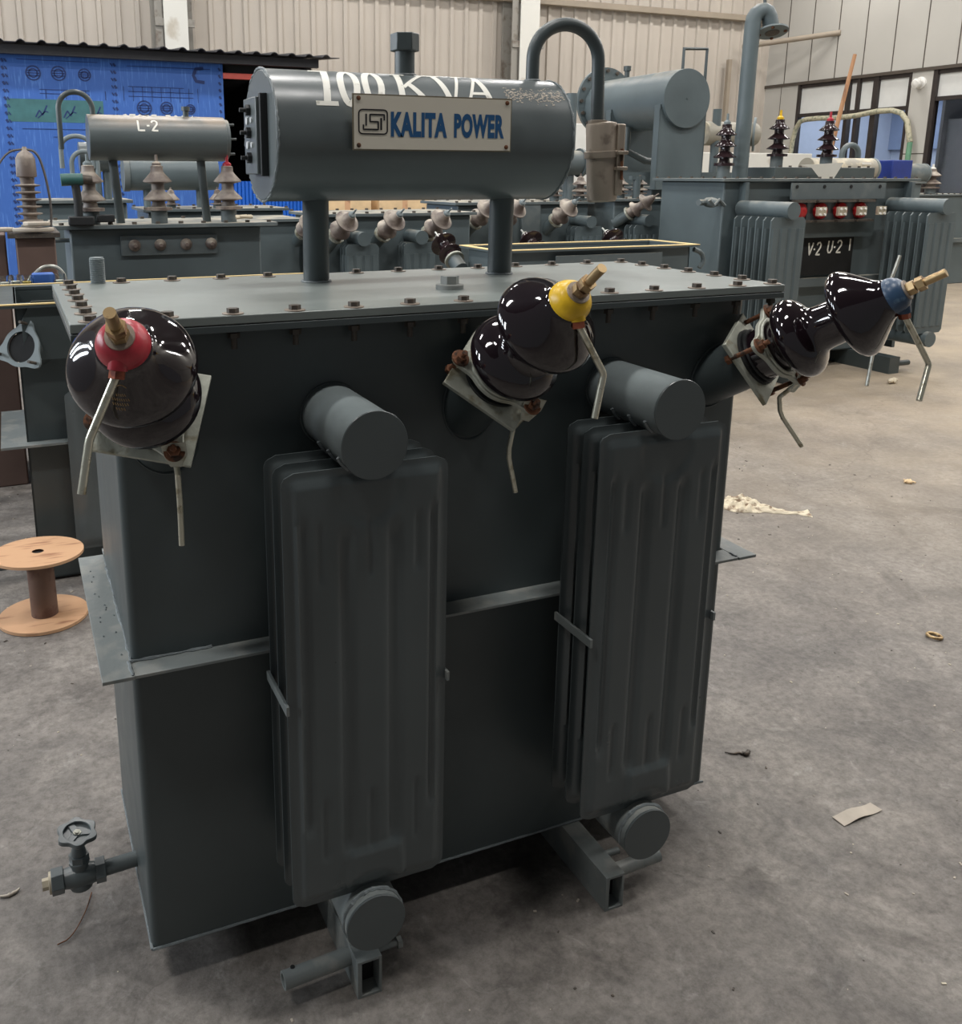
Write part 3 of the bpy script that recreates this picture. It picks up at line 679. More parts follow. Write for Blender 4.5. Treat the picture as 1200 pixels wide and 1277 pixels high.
# ------------------------------------------------------------------ bushings of the main transformer
def arc_outline(n, rf): return [(rf(2*PI*k/n)*math.cos(2*PI*k/n), rf(2*PI*k/n)*math.sin(2*PI*k/n)) for k in range(n)]
def bushing(W, az, el, Lf, capmat, label, sqrot, ears, horn, rod, gold=False, pback=0.0):
    az, el = math.radians(az), math.radians(el); W = Vector(W)
    d = Vector((math.sin(az)*math.cos(el), -math.cos(az)*math.cos(el), math.sin(el)))
    e1 = -(d.cross(Vector((0, 0, 1)))).normalized()
    if e1.x < 0: e1 = -e1
    e2 = d.cross(e1)
    if e2.z < 0: e2 = -e2
    F0 = W+d*Lf
    pk = MB().cyl(W-d*.03, F0-d*(.004+pback), .051, seg=40).build('bushing_pocket', 'paint', TR)
    m = MB(); pp = []
    for k in range(49):
        a = 2*PI*k/48; q = W+(e1*math.cos(a)+e2*math.sin(a))*.052; q = q-d*(q.y/d.y); pp.append((q.x, q.y-.001, q.z))
    m.tube(pp, .0022, seg=6).build('weld_seam', 'paint', pk)
    # square flange plate
    h = .070; cr = math.cos(sqrot); sr = math.sin(sqrot)
    a1 = e1*cr+e2*sr; a2 = e2*cr-e1*sr
    MB().obox(F0-d*pback, a1, a2, d, h, h, .004).build('flange_plate', 'clamp', pk, bevel=.001)
    MB().cyl(F0+d*(.004-pback), F0+d*(.010-pback), .056, seg=40).cyl(F0+d*(.014-pback), F0+d*(.018-pback), .053, seg=40).build('flange_gasket', 'dark', pk)
    # porcelain
    s0 = .0
    prof = [(.006-pback, .001), (.006-pback, .049), (.022, .049), (.036, .046), (.046, .046), (.0525, .048), (.0535, .056), (.056, .065), (.0605, .0715), (.067, .0750), (.075, .0760), (.083, .0740), (.091, .0690), (.098, .0610), (.1035, .0525), (.108, .0460), (.114, .0422),
            (.125, .0410), (.150, .0405), (.163, .0410), (.1665, .0435), (.1655, .055), (.1645, .066), (.1670, .0745), (.1720, .0795), (.1790, .0810), (.186, .0790), (.194, .0735), (.203, .0655), (.213, .0560), (.223, .0465), (.231, .0395), (.238, .0350), (.246, .0315)]
    B = MB().lathe(F0, d, prof, seg=64).build('bushing', 'porc', TR, sharp=80); B['label'] = label
    # coloured cap
    C0 = F0+d*.246
    cp = [(-.006, .0312), (.0, .0325), (.006, .0320), (.013, .0295), (.019, .0255), (.023, .0205), (.025, .0165), (.025, .001)]
    cap = MB().lathe(C0, d, cp, seg=36).build('terminal_cap', capmat, B, sharp=60)
    lug0 = C0+d*.016
    ld = (Vector(horn[0])).normalized()
    A0 = lug0+ld*.020
    m = MB(); m.cyl(A0-ld*.012, A0+ld*.016, .0125, .0115, seg=20); m.build('horn_lug', capmat, cap)
    # terminal stud
    m = MB().cyl(C0+d*.02, C0+d*.090, .0072, seg=16).nut(C0+d*.028, d, .0125, .012, .2).nut(C0+d*.043, d, .0125, .012, .5)
    m.build('terminal_stud', 'brass', B)
    MB().lathe(C0+d*.0245, d, [(0, .0175), (.003, .0175), (.0035, .012)], seg=24).build('stud_washer', 'washer', B)
    # arcing horn from the cap
    m = MB(); m.nut(A0+ld*.014, ld, .0098, .012); m.build('horn_nut', 'copper', B)
    P = [A0+ld*.02]+[C0+Vector(p) for p in horn[1:]]
    MB().tube([P[0], P[0]*.15+P[1]*.85, P[1], P[1]*.85+P[2]*.15, P[2]], .0052, seg=12, smooth=2).build('arcing_horn', 'galv_rod', B)
    # clamp ring with ears
    def rf(t):
        r = .0585
        for e in ears:
            dd = abs((t-e+PI) % (2*PI)-PI); r += .030*math.exp(-(dd/.27)**2)
        return r
    n = 96
    inner = arc_outline(n, lambda t: .0505); outer = arc_outline(n, rf)
    m = MB().ringplate(outer, inner, F0+d*.022, e1, e2, d, .009)
    inner2 = arc_outline(n, lambda t: .0505); outer2 = arc_outline(n, lambda t: min(rf(t), .062)-.003)
    m.ringplate(outer2, inner2, F0+d*.031, e1, e2, d, .005)
    m.build('clamp_ring', 'clamp', B, bevel=.0015)
    for e in ears:
        c = e1*math.cos(e)*.077+e2*math.sin(e)*.077
        m = MB().cyl(F0+c-d*(.012+pback), F0+c+d*.052, .0045, seg=12).nut(F0+c+d*.034, d, .0095, .009, .1).nut(F0+c-d*(.013+pback), d, .0095, .008, .1)
        m.lathe(F0+c+d*.031, d, [(0, .0150), (.003, .0145), (.0035, .009)], seg=18)
        m.build('clamp_bolt', 'rust', B)
    # earth-side horn hanging from the lowest ear
    e = ears[0]; c = F0+(e1*math.cos(e)+e2*math.sin(e))*.077+d*.040
    P = [c]+[Vector(p) for p in rod]
    MB().tube([P[0], P[0]*.1+P[1]*.9, P[1], P[1]*.85+P[2]*.15, P[2], P[2]*.5+P[3]*.5, P[3]], .0044, seg=12, smooth=1).build('earth_horn', 'galv_rod', B)
    tdn = (P[2]-P[0]).normalized(); side = d.cross(tdn).normalized()
    MB().prism([(-.017, .016), (.017, .016), (.017, -.006), (.0075, -.030), (-.0075, -.030), (-.017, -.006)], c-d*.0085, side, -tdn, d, .003).build('horn_bracket', 'clamp', B)
    if gold:
        m = MB()
        vv = Vector((-.119, -1.401, 1.395))-F0; vv = (vv-d*vv.dot(d)).normalized(); ww = d.cross(vv).normalized()
        if ww.x < 0: ww = -ww
        def fg(u, v, t):
            s_ = .222-v; r = .0435+.0105*(max(0, (.222-s_))/.01)*.9
            import bisect
            for (sa, ra), (sb, rb) in zip(prof, prof[1:]):
                if sa <= s_ <= sb and sb > sa: r = ra+(rb-ra)*(s_-sa)/(sb-sa)
            r += .0004+t; a = u/.055-.12-1.0*0
            dn = -e2*1.0
            q = (dn*math.cos(a)+e1*math.sin(a))
            return F0+d*s_+q*r
        stroke(m, [(-.008+.016*k/8, -.002-.003*math.sin(PI*k/8)) for k in range(9)], .0008, fg, .0002)
        for j, (a, b) in enumerate(((-.006, .006), (-.010, .010), (-.009, .009), (-.005, .005))):
            x = a
            while x < b: stroke(m, [(x, .004+j*.0045), (x+.0014, .0062+j*.0045)], .0009, fg, .0002); x += .0026
        m.build('printed_mark', 'gold', B)
    return B
R_ = math.radians
bushing((.070, 0, 1.005), -15.2, 33.5, .103, 'red', 'glossy brown-black bushing with red terminal cap', R_(45+33), [R_(-63), R_(60), R_(195)],
        [(-.2, -.12, -1), (-.048, -.02, -.106), (-.062, -.03, -.168)], [(.074, -.108, .975), (.0745, -.110, .926), (.0735, -.112, .866)], True)
bushing((.600, 0, 1.005), 3.0, 37.5, .103, 'yellow', 'glossy brown-black bushing with yellow terminal cap', R_(45), [R_(-68), R_(45), R_(160)],
        [(.12, -.1, -1), (.052, -.02, -.106), (.040, -.02, -.172)], [(.626, -.108, .985), (.6175, -.108, .942), (.632, -.112, .873)])
bushing((1.138, 0, 1.011), 25, 31.2, .106, 'blue', 'glossy brown-black bushing with blue terminal cap', R_(20), [R_(-66), R_(65), R_(120+50)],
        [(.25, -.1, -1), (.094, -.015, -.122), (.062, -.03, -.182)], [(1.203, -.108, .985), (1.209, -.108, .952), (1.268, -.112, .882)], pback=.021)

# drain valve on the left side
vx, vy, vz = -.103, .2, .106
val = MB().lathe((.01, vy, .110), (-1, 0, -.045), [(0, .0145), (.085, .0145)], seg=24).build('drain_valve', 'paint_cons', TR); val['label'] = 'drain valve with scalloped handwheel'
m = MB().lathe((vx+.034, vy, vz), (-1, 0, 0), [(0, .010), (.004, .018), (.02, .021), (.034, .0235), (.048, .021), (.064, .018), (.068, .01)], seg=24)
m.lathe((vx, vy, vz-.026), (0, 0, 1), [(0, .012), (.004, .021), (.010, .0225), (.02, .021), (.03, .0165), (.048, .0155), (.056, .019), (.060, .0185), (.062, .012)], seg=28)
m.nut((vx, vy, vz+.034), (0, 0, 1), .0185, .013).lathe((vx, vy, vz+.047), (0, 0, 1), [(0, .014), (.012, .0125), (.02, .009), (.035, .0085)], seg=20)
m.build('valve_body', 'paint_cons', val)
m = MB().nut((vx+.045, vy, vz), (-1, 0, 0), .0235, .018, 0).nut((vx-.030, vy, vz), (-1, 0, 0), .0245, .022, 0); m.build('union_nut', 'paint_cons', val, bevel=.001)
m = MB().lathe((vx-.052, vy, vz), (-1, 0, 0), [(0, .020), (.004, .020), (.005, .012)], seg=20).nut((vx-.056, vy, vz), (-1, 0, 0), .011, .012, .2); m.build('valve_plug', 'switchclamp', val)
n = 64; hw = Vector((0.10, -.10, 1)).normalized(); _, hu, hv = frame_of(hw); hc = Vector((vx, vy, vz+.088))
m = MB().ringplate(arc_outline(n, lambda t: .0345+.0032*math.cos(6*t)), arc_outline(n, lambda t: .0245), hc, hu, hv, hw, .009)
for k in range(3):
    a = 2*PI*k/3+.4; e = hu*math.cos(a)+hv*math.sin(a); m.obox(hc+e*.016+hw*.003, e, hw.cross(e), hw, .0115, .0062, .0025)
m.cyl(hc+hw*.001, hc+hw*.003, .025, seg=24)
m.lathe(hc-hw*.018, hw, [(0, .010), (.018, .0115), (.022, .0105)], seg=20)
m.build('handwheel', 'paint_cons', val, bevel=.0015)
MB().cyl(hc+hw*.003, hc+hw*.009, .0045, seg=14).nut(hc+hw*.003, hw, .0078, .004).build('spindle_nut', 'galv', val)

# ------------------------------------------------------------------ generic background transformer parts
def bgbushing(parent, base, az, el, sc=1.0, capm='porc_dusty', bodym='porc_dusty', up=None, pocket='paint_bg', pl=.1, seg=20):
    az, el = math.radians(az), math.radians(el)
    d = Vector((math.sin(az)*math.cos(el), -math.cos(az)*math.cos(el), math.sin(el)))
    W = Vector(base); F0 = W+d*pl
    m = MB().cyl(W-d*.03, F0, .045*sc, seg=seg).mat(1).cyl(F0, F0+d*.012, .062*sc, seg=seg); p = m.build('bushing_pocket', [pocket, 'clamp'], parent)
    prof = [(0, .045), (.02, .045), (.045, .042), (.052, .066), (.058, .074), (.066, .072), (.08, .050), (.10, .038), (.11, .035), (.15, .034), (.157, .040), (.158, .076), (.163, .082), (.170, .080), (.176, .052), (.215, .034), (.235, .028)]
    b = MB().lathe(F0+d*.01, d, [(s*sc, r*sc) for s, r in prof], seg=seg+8).build('bushing', bodym, parent, sharp=60)
    c = MB().lathe(F0+d*.24*sc, d, [(0, .026*sc), (.02*sc, .022*sc), (.028*sc, .008*sc)], seg=seg); c.cyl(F0+d*.26*sc, F0+d*.31*sc, .006*sc, seg=8)
    c.build('terminal_cap', capm, b)
    return b
def upbushing(parent, x, y, z, h, bodym, capm, ndisc=3, r=.075, seg=22):
    m = MB().cyl((x, y, z), (x, y, z+h*.22), r*.55, seg=seg).build('bushing_turret', 'paint_bg2', parent)
    prof = [(0, r*.9), (h*.05, r*.9), (h*.06, r*.5)]
    for k in range(ndisc):
        s = h*(.10+.60*k/ndisc); R = r*(1.0-.05*k); st_ = h*.6/ndisc
        prof += [(s+st_*.15, r*.42), (s+st_*.25, R), (s+st_*.32, R), (s+st_*.75, r*.48), (s+st_*.85, r*.42)]
    prof += [(h*.74, r*.4), (h*.76, r*.2)]
    b = MB().lathe((x, y, z+h*.20), (0, 0, 1), [(s*.9, q) for s, q in prof], seg=seg).build('bushing', bodym, parent, sharp=50)
    MB().lathe((x, y, z+h*.86), (0, 0, 1), [(0, r*.3), (h*.05, r*.3), (h*.08, r*.12), (h*.18, r*.10)], seg=14).build('terminal_cap', capm, b)
    return b
def bgrad(parent, xc, yw, w, zt, zb, npan, proj, matn='paint_bg', seg=24, ribs=4, rp=.045):
    r = MB().cyl((xc, yw+.01, zt+rp*.75), (xc, yw-proj-.035, zt+rp*.75), rp, seg=seg).build('radiator', matn, parent)
    MB().cyl((xc, yw+.01, zb-rp*.75), (xc, yw-proj-.035, zb-rp*.75), rp, seg=seg).build('header_pipe', matn, r)
    for p in range(npan):
        y = yw-proj+p*(proj-.03)/max(1, npan)
        m = MB(); rc = .02
        m.prism([(-w/2+rc, zb), (w/2-rc, zb), (w/2, zb+rc), (w/2, zt-rc), (w/2-rc, zt), (-w/2+rc, zt), (-w/2, zt-rc), (-w/2, zb+rc)], (xc, y, 0), (1, 0, 0), (0, 0, 1), (0, 1, 0), .010)
        for k in range(ribs):
            cx = xc-w/2+w*(k+.5)/ribs; m.prism([(-w/ribs*.40, 0), (-w/ribs*.26, -.007), (w/ribs*.26, -.007), (w/ribs*.40, 0)], (cx, y, zb+.05), (1, 0, 0), (0, 1, 0), (0, 0, 1), zt-zb-.12)
        m.build('fin_panel', matn, r)
    return r
def bgtank(parent, x0, x1, y0, y1, z0, z1, matn='paint_bg', lidm='paint_bg2', ov=.035, bolts=True, ledge=None):
    t = MB().box(x0, x1, y0, y1, z0, z1-.02).build('tank', matn, parent, bevel=.01)
    l = MB().box(x0-ov, x1+ov, y0-ov, y1+ov, z1-.02, z1).build('lid', lidm, parent, bevel=.002)
    if bolts:
        m = MB(); n = int((x1-x0)/.1)
        pts = [(x0-ov*.5+(x1-x0+ov)*k/n, yy) for k in range(n+1) for yy in (y0-ov*.5, y1+ov*.5)]
        for i, (x, y) in enumerate(pts):
            MB().nut((x, y, z1), (0, 0, 1), .012, .012).build('lid_bolt', 'boltmetal', l)
    if ledge:
        MB().box(x0-.045, x1+.045, y0-.045, y1+.045, ledge, ledge+.008).build('stiffener_ledge', 'paint_bg2', parent)
    return t, l
def bgcons(parent, p0, p1, r, matn='paint_bg', seg=40, feet=None, zlid=None):
    p0 = Vector(p0); p1 = Vector(p1)
    c = MB().cyl(p0, p1, r, seg=seg).build('conservator', matn, parent, bevel=.003)
    if feet:
        for (x, y) in feet: MB().cyl((x, y, zlid), (x, y, p0.z-r*.8), .026, seg=16).build('support_pipe', matn, parent)
    return c

# T2: the L-2 transformer behind on the left ---------------------------------
T2 = thing('transformer', 'blue-grey transformer marked L-2 on its cylindrical conservator, behind the foreground lid at left', 'transformer', (.65, 3.75, 0))
bgtank(T2, .155, 1.125, 3.52, 4.05, .08, 1.150, ov=.075, ledge=.6)
for xx in (.3, .9): MB().box(xx-.025, xx+.025, 3.4, 4.15, 0, .08).build('base_channel', 'paint_bg2', T2)
c = bgcons(T2, (.283, 3.62, 1.574), (.965, 3.62, 1.574), .112, 'paint_t2')
for xx in (.415, .86): MB().cyl((xx, 3.62, 1.15), (xx-.02, 3.62, 1.48), .022, seg=16).build('support_pipe', 'paint', T2)
MB().cyl((.965, 3.62, 1.574), (.985, 3.62, 1.574), .100, seg=30).build('end_plate', 'paint_bg2', c)
for a in range(6):
    t = a*PI/3; MB().cyl((.98, 3.62+.085*math.cos(t), 1.574+.085*math.sin(t)), (1.015, 3.62+.085*math.cos(t), 1.574+.085*math.sin(t)), .006, seg=8).build('end_bolt', 'paint', c)
MB().cyl((.775, 3.62, 1.67), (.775, 3.62, 1.72), .015, seg=16).cyl((.775, 3.62, 1.715), (.775, 3.62, 1.735), .022, seg=16).build('filler_cap', 'paint', c)
m = MB(); fn2 = lambda u, v, t: (u, 3.62-(.1125+t)*math.cos(v/.112), 1.574+(.1125+t)*math.sin(v/.112))
write(m, 'L', .515, .035, .058, .040, .009, fn2); write(m, '-', .557, .035, .058, .022, .009, fn2); write(m, '2', .583, .035, .058, .034, .009, fn2)
m.build('painted_marking', 'ink_white', c)['label'] = 'white painted L-2 marking'
gb = MB().box(.395, .885, 3.50, 3.52, .99, 1.09).build('terminal_strip', 'paint_bg2', T2, bevel=.003)
for xx in (.462, .59, .722, .852):
    MB().lathe((xx, 3.50, 1.043), (0, -1, 0), [(0, .030), (.008, .030), (.02, .022), (.03, .012), (.038, .009)], seg=20).build('terminal_knob', 'porc_dusty', gb)
for xx, cm in ((.265, 'galvdisc'), (.60, 'porc_dusty'), (.965, 'red')):
    upbushing(T2, xx, 3.54 if xx < .9 else 3.56, 1.15, .33, 'porc_dusty', cm, ndisc=2, r=.075)
# goosenecks
for i, (cx, cz, r, yy, zdn, th) in enumerate(((.235, 1.71, .080, 3.62, 1.515, .013),)):
    pts = [(cx-r, yy, zdn)]+[(cx-r*math.cos(PI*k/14), yy, cz+r*math.sin(PI*k/14)) for k in range(15)]+[(cx+r, yy, 1.64)]
    MB().tube(pts, th, seg=14, smooth=1).build('breather_pipe', 'paint', T2)
# valve left of T2 tank
m = MB().lathe((.08, 3.6, 1.07), (-1, 0, 0), [(0, .012), (.05, .014), (.055, .026), (.075, .026), (.08, .018), (.11, .024), (.14, .02), (.17, .012)], seg=18)
m.lathe((-.03, 3.6, 1.07), (0, 0, 1), [(0, .02), (.04, .012), (.07, .009)], seg=14).lathe((-.03, 3.6, 1.14), (0, 0, 1), [(0, .035), (.01, .035)], seg=20)
m.cyl((.155, 3.6, 1.07), (.06, 3.6, 1.07), .011, seg=10); m.build('drain_valve', 'paint_bg2', T2)

# T2b: pale conservator transformer just behind T2
T = thing('transformer', 'transformer with a pale green-grey conservator, half hidden behind the L-2 transformer', 'transformer', (1.1, 5.6, 0))
bgtank(T, .78, 1.75, 5.3, 5.9, 0, 1.16)
bgcons(T, (.70, 5.6, 1.40), (1.33, 5.6, 1.40), .118, 'paint_bg', feet=((.82, 5.6), (1.2, 5.6)), zlid=1.16)
MB().cyl((.66, 5.6, 1.40), (.70, 5.6, 1.40), .125, seg=30).build('end_flange', 'paint_bg2', T)
for xx in (.95, 1.28): upbushing(T, xx, 5.35, 1.16, .14, 'porc_dusty', 'porc_dusty', ndisc=1, r=.06)
T = thing('transformer', 'low dark transformer with hooped pipes behind the L-2 conservator, far left', 'transformer', (.3, 4.9, 0))
bgtank(T, .02, .58, 4.75, 5.25, 0, 1.24, bolts=False)
for (cx, r, top, dn) in ((.30, .09, 1.62, 1.43), (.34, .075, 1.53, 1.36)):
    pts = [(cx-r, 4.7, dn)]+[(cx-r*math.cos(PI*k/14), 4.7, top-.07+.07*math.sin(PI*k/14)) for k in range(15)]+[(cx+r, 4.7, dn)]
    MB().tube(pts, .014, seg=12).build('hooped_pipe', 'galvdisc', T)
MB().cyl((.32, 4.85, 1.5), (.50, 4.85, 1.5), .09, seg=24).build('conservator', 'paint_cons', T)
for xx in (.42, .48): MB().cyl((xx, 4.85, 1.24), (xx, 4.85, 1.45), .025, seg=14).build('support_pipe', 'paint_bg', T)

# left tank (open, cork gasket) directly behind -------------------------------
LT = thing('transformer', 'open tank with cream gasket rim and an empty triangular flange, at the left edge', 'transformer', (.45, 2.1, 0))
LX0, LX1, LY0, LY1, LZ = -.128, 1.05, 1.85, 2.33, .985
def open_tank(parent, x0, x1, y0, y1, z0, z1, matn, t=.006, rim=.04, gi=-.02):
    m = MB().box(x0, x1, y0, y0+t, z0, z1).box(x0, x1, y1-t, y1, z0, z1).box(x0, x0+t, y0, y1, z0, z1).box(x1-t, x1, y0, y1, z0, z1).box(x0, x1, y0, y1, z0, z0+t)
    m.build('tank', matn, parent)
    a, b = rim, .012
    def ring(z, h, e, q=.008):
        return MB().ringplate([(x0-e, y0-e), (x1+e, y0-e), (x1+e, y1+e), (x0-e, y1+e)], [(x0+q, y0+q), (x1-q, y0+q), (x1-q, y1-q), (x0+q, y1-q)], (0, 0, z), (1, 0, 0), (0, 1, 0), (0, 0, 1), h)
    ring(z1-.01, .010, rim).build('rim_flange', matn, parent)
    return ring(z1, .004, rim+.001, gi).build('rim_gasket', 'gasket', parent)
open_tank(LT, LX0, LX1, LY0, LY1, .01, LZ, 'paint', rim=.062, gi=-.048)
m = MB().prism([(-.078, .80), (-.11, .80), (-.11, .93), (-.075, .995), (.06, .995), (.06, .80)], (0, LY0-.045, 0), (1, 0, 0), (0, 0, 1), (0, 1, 0), .008); m.build('lifting_lug', 'paint', LT)
MB().box(-.21, LX1+.05, LY0-.048, LY0, .505, .513).box(-.21, LX0, LY0, LY1, .505, .513).build('stiffener_ledge', 'paint_worn', LT)
d = Vector((-.55, -.75, .30)).normalized(); F0 = Vector((-.118, 1.80, .848)); _, e1, e2 = frame_of(d)
MB().cyl(F0-d*.12, F0-d*.008, .05, seg=28).build('bushing_pocket', 'paint', LT)
ears = [R_(20), R_(140), R_(260)]
def rf(t):
    r = .066
    for e in ears: dd = abs((t-e+PI) % (2*PI)-PI); r += .030*math.exp(-(dd/.33)**2)
    return r
fl = MB().ringplate(arc_outline(72, rf), arc_outline(72, lambda t: .051), F0-d*.006, e1, e2, d, .008).build('mounting_flange', 'galvdisc', LT)
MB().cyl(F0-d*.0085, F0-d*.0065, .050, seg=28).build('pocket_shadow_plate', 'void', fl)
for e in ears:
    c = F0+(e1*math.cos(e)+e2*math.sin(e))*.078; MB().cyl(c, c+d*.04, .005, seg=10).build('flange_stud', 'boltmetal', fl)
vs, fs = rad_panel(.0, .26, .125, .69, 1.985-.2, .02, 20, 40)
rl = MB().cyl((.13, 1.86, .66), (.13, 1.74, .66), .04, seg=20).build('radiator', 'paint_cons', LT)
MB().add(vs, fs).build('fin_panel', 'paint_cons', rl)
MB().tube([(-.35, 1.9, .06), (-.13, 1.9, .06)], .015, seg=12).nut((-.3, 1.9, .06), (1, 0, 0), .026, .03).build('drain_pipe', 'paint_bg2', LT)

# gasket tank at the centre-right ---------------------------------------------
GT = thing('transformer', 'open tank with cream gasket rim, in front of the grey transformer row', 'transformer', (2.9, 3.2, 0))
open_tank(GT, 2.30, 3.56, 2.99, 3.37, .05, 1.0, 'paint_bg', gi=-.004)
MB().box(2.62, 3.33, 2.945, 2.953, .84, .965).build('front_plate', 'paint_bg2', GT)
MB().tube([(3.6, 3.0, .97), (3.66, 3.0, .95), (3.68, 3.0, .90), (3.65, 3.0, .86)], .014, seg=10, smooth=1).build('lifting_hook', 'paint_bg', GT)
for xx in (2.24, 2.83, 3.43):
    bgbushing(GT, (xx, 3.37, .885), 182, 30, .95, 'galv', 'porc_far', pl=.06, pocket='paint_bg')
for xx in (2.5, 3.35): MB().box(xx-.03, xx+.03, 2.95, 3.45, 0, .05).build('base_channel', 'paint_bg2', GT)

# T5 grey row --------------------------------------------------------------------
T5 = thing('transformer', 'grey transformer with two square radiators and tilted dusty bushings, seen between the conservator supports', 'transformer', (2.3, 4.6, 0))
bgtank(T5, 1.72, 2.80, 4.34, 4.9, .08, 1.15, ledge=.55)
for xc in (1.945, 2.345): bgrad(T5, xc, 4.34, .225, .965, .25, 3, .18)
for xx in (1.70+.08, 2.10, 2.43): bgbushing(T5, (xx, 4.34, .955), 14, 36, .95, 'galvdisc', 'porc_dusty')
for xx in (1.95, 2.6): MB().box(xx-.03, xx+.03, 4.25, 5.0, 0, .08).build('base_channel', 'paint_bg2', T5)
T8 = thing('transformer', 'grey transformer with a drooping dusty bushing, between the L-2 transformer and the grey row', 'transformer', (1.5, 4.6, 0))
bgtank(T8, 1.18, 1.62, 4.45, 4.95, .0, 1.12, bolts=False)
bgbushing(T8, (1.60, 4.45, .98), 5, 30, .8, 'galvdisc', 'porc_dusty')
# T6, T7
T6 = thing('transformer', 'grey transformer with dusty terminal bushings on its lid, behind the breather cylinder', 'transformer', (3.5, 5.1, 0))
bgtank(T6, 2.9, 4.02, 4.74, 5.3, .08, 1.20, ledge=.6)
bgrad(T6, 3.9, 4.74, .24, 1.02, .25, 3, .2)
for xx in (2.98, 3.22, 3.66): bgbushing(T6, (xx, 4.74, 1.0), 12, 36, .98, 'galvdisc', 'porc_dusty')
MB().box(3.42, 3.58, 4.71, 4.74, .3, 1.19).build('stiffener_plate', 'paint_bg2', T6, bevel=.004)
bgcons(T6, (3.35, 5.05, 1.49), (4.12, 5.05, 1.49), .095, 'paint_bg2', feet=((3.5, 5.05), (4.05, 5.05)), zlid=1.2)
MB().cyl((4.12, 5.05, 1.49), (4.145, 5.05, 1.49), .112, seg=28).build('end_flange', 'paint_bg', T6)
MB().cyl((4.06, 5.1, 1.2), (4.06, 5.1, 2.02), .044, seg=20).build('riser_pipe', 'paint_bg', T6)
for xx in (3.75, 3.98): upbushing(T6, xx, 4.8, 1.2, .2, 'porc_dusty', 'porc_dusty', ndisc=2, r=.065)
for xx in (3.0, 3.9): MB().box(xx-.03, xx+.03, 4.65, 5.4, 0, .08).build('base_channel', 'paint_bg2', T6)
T7 = thing('transformer', 'grey transformer with dusty bushings, left of the big red-terminal transformer', 'transformer', (4.6, 5.1, 0))
bgtank(T7, 4.16, 4.9, 4.60, 5.1, .08, 1.22)
bgrad(T7, 4.32, 4.60, .22, 1.03, .25, 3, .2)
bgbushing(T7, (4.20, 4.60, 1.05), 30, 34, .9, 'porc_dusty', 'porc_dusty')
for xx in (4.28, 4.46): upbushing(T7, xx, 4.7, 1.22, .17, 'porc_dusty', 'porc_dusty', ndisc=2, r=.065)
m = MB().cyl((4.4, 4.66, 1.22), (4.4, 4.66, 1.38), .03, seg=14).box(4.34, 4.46, 4.64, 4.68, 1.36, 1.39); m.build('tap_handle', 'paint_bg', T7)
for xx in (4.3, 4.8): MB().box(xx-.03, xx+.03, 4.5, 5.2, 0, .08).build('base_channel', 'paint_bg2', T7)
# T10 large conservator unit
T10 = thing('transformer', 'transformer with a large grey end-on conservator drum, standing behind the big red-terminal transformer', 'transformer', (5.3, 5.7, 0))
bgtank(T10, 4.92, 5.86, 5.15, 6.6, 0, 1.30)
c = MB().cyl((5.04, 4.92, 2.0), (5.04, 6.05, 2.0), .232, seg=64).build('conservator', 'paint_bg', T10, bevel=.003)
MB().cyl((5.04, 4.915, 2.0), (5.04, 4.921, 2.0), .006, seg=10).build('end_plug', 'paint_bg2', c)
MB().cyl((5.04, 6.05, 2.05), (5.04, 6.08, 2.05), .30, seg=48).build('rear_flange', 'paint_bg', c)
for a in range(16):
    t = a*PI/8; MB().cyl((5.04+.27*math.cos(t), 6.03, 2.05+.27*math.sin(t)), (5.04+.27*math.cos(t), 6.05, 2.05+.27*math.sin(t)), .016, seg=8).build('flange_bolt', 'boltmetal', c)
MB().cyl((5.04, 5.75, 2.22), (5.04, 5.75, 2.30), .022, seg=14).cyl((5.04, 5.75, 2.29), (5.04, 5.75, 2.33), .033, seg=14).build('filler_cap', 'paint', c)
for ya, yb in ((4.95, 5.02), (5.62, 5.69)):
    m = MB().box(4.80, 5.27, ya, ya+.012, 1.28, 1.92).box(4.80, 4.812, ya, yb, 1.28, 1.95).box(5.258, 5.27, ya, yb, 1.28, 1.95); m.build('support_bracket', 'paint_bg', T10)
MB().tube([(5.20, 5.2, 2.15), (5.20, 5.2, 2.42), (5.44, 5.2, 2.43), (5.44, 5.2, 2.12)], .018, seg=4).build('lifting_frame', 'paint', T10)
MB().tube([(4.9, 5.5, 1.80), (4.9, 5.5, 1.60), (5.1, 5.5, 1.52), (5.3, 5.5, 1.50)], .03, seg=12).build('connecting_pipe', 'paint', T10)
MB().cyl((4.7, 6.2, 1.50), (5.05, 6.2, 1.50), .1, seg=20).build('rear_drum', 'paint_bg2', T10)
MB().box(4.3, 5.9, 5.08, 5.12, 1.32, 1.42).build('top_rail', 'paint_bg', T10)

# T3: big transformer with red terminals -------------------------------------------
T3 = thing('transformer', 'big blue-grey transformer with four red low-voltage terminals and two deep radiators, right background', 'transformer', (5.2, 4.0, 0))
bgtank(T3, 4.34, 6.08, 3.62, 4.28, .12, 1.375, ov=.05, ledge=None)
MB().box(4.35, 6.1, 3.56, 3.62, .62, .68).build('stiffener_band', 'paint_bg2', T3)
MB().box(4.47, 4.50, 3.56, 3.62, .12, 1.35).box(6.02, 6.05, 3.55, 3.62, .12, 1.35).build('stiffener_rib', 'paint_bg', T3)
bgrad(T3, 4.475, 3.58, .285, 1.135, .30, 6, .42, rp=.055)
bgrad(T3, 5.87, 3.58, .285, 1.145, .30, 6, .42, rp=.055)
for k in (3.4,): MB().box(5.70, 5.72, 3.16, 3.5, .62, .64).build('tie_strap', 'paint_bg2', T3)
bk = MB().box(4.84, 5.72, 3.52, 3.535, 1.235, 1.345).build('terminal_board', 'paint_bg2', T3)
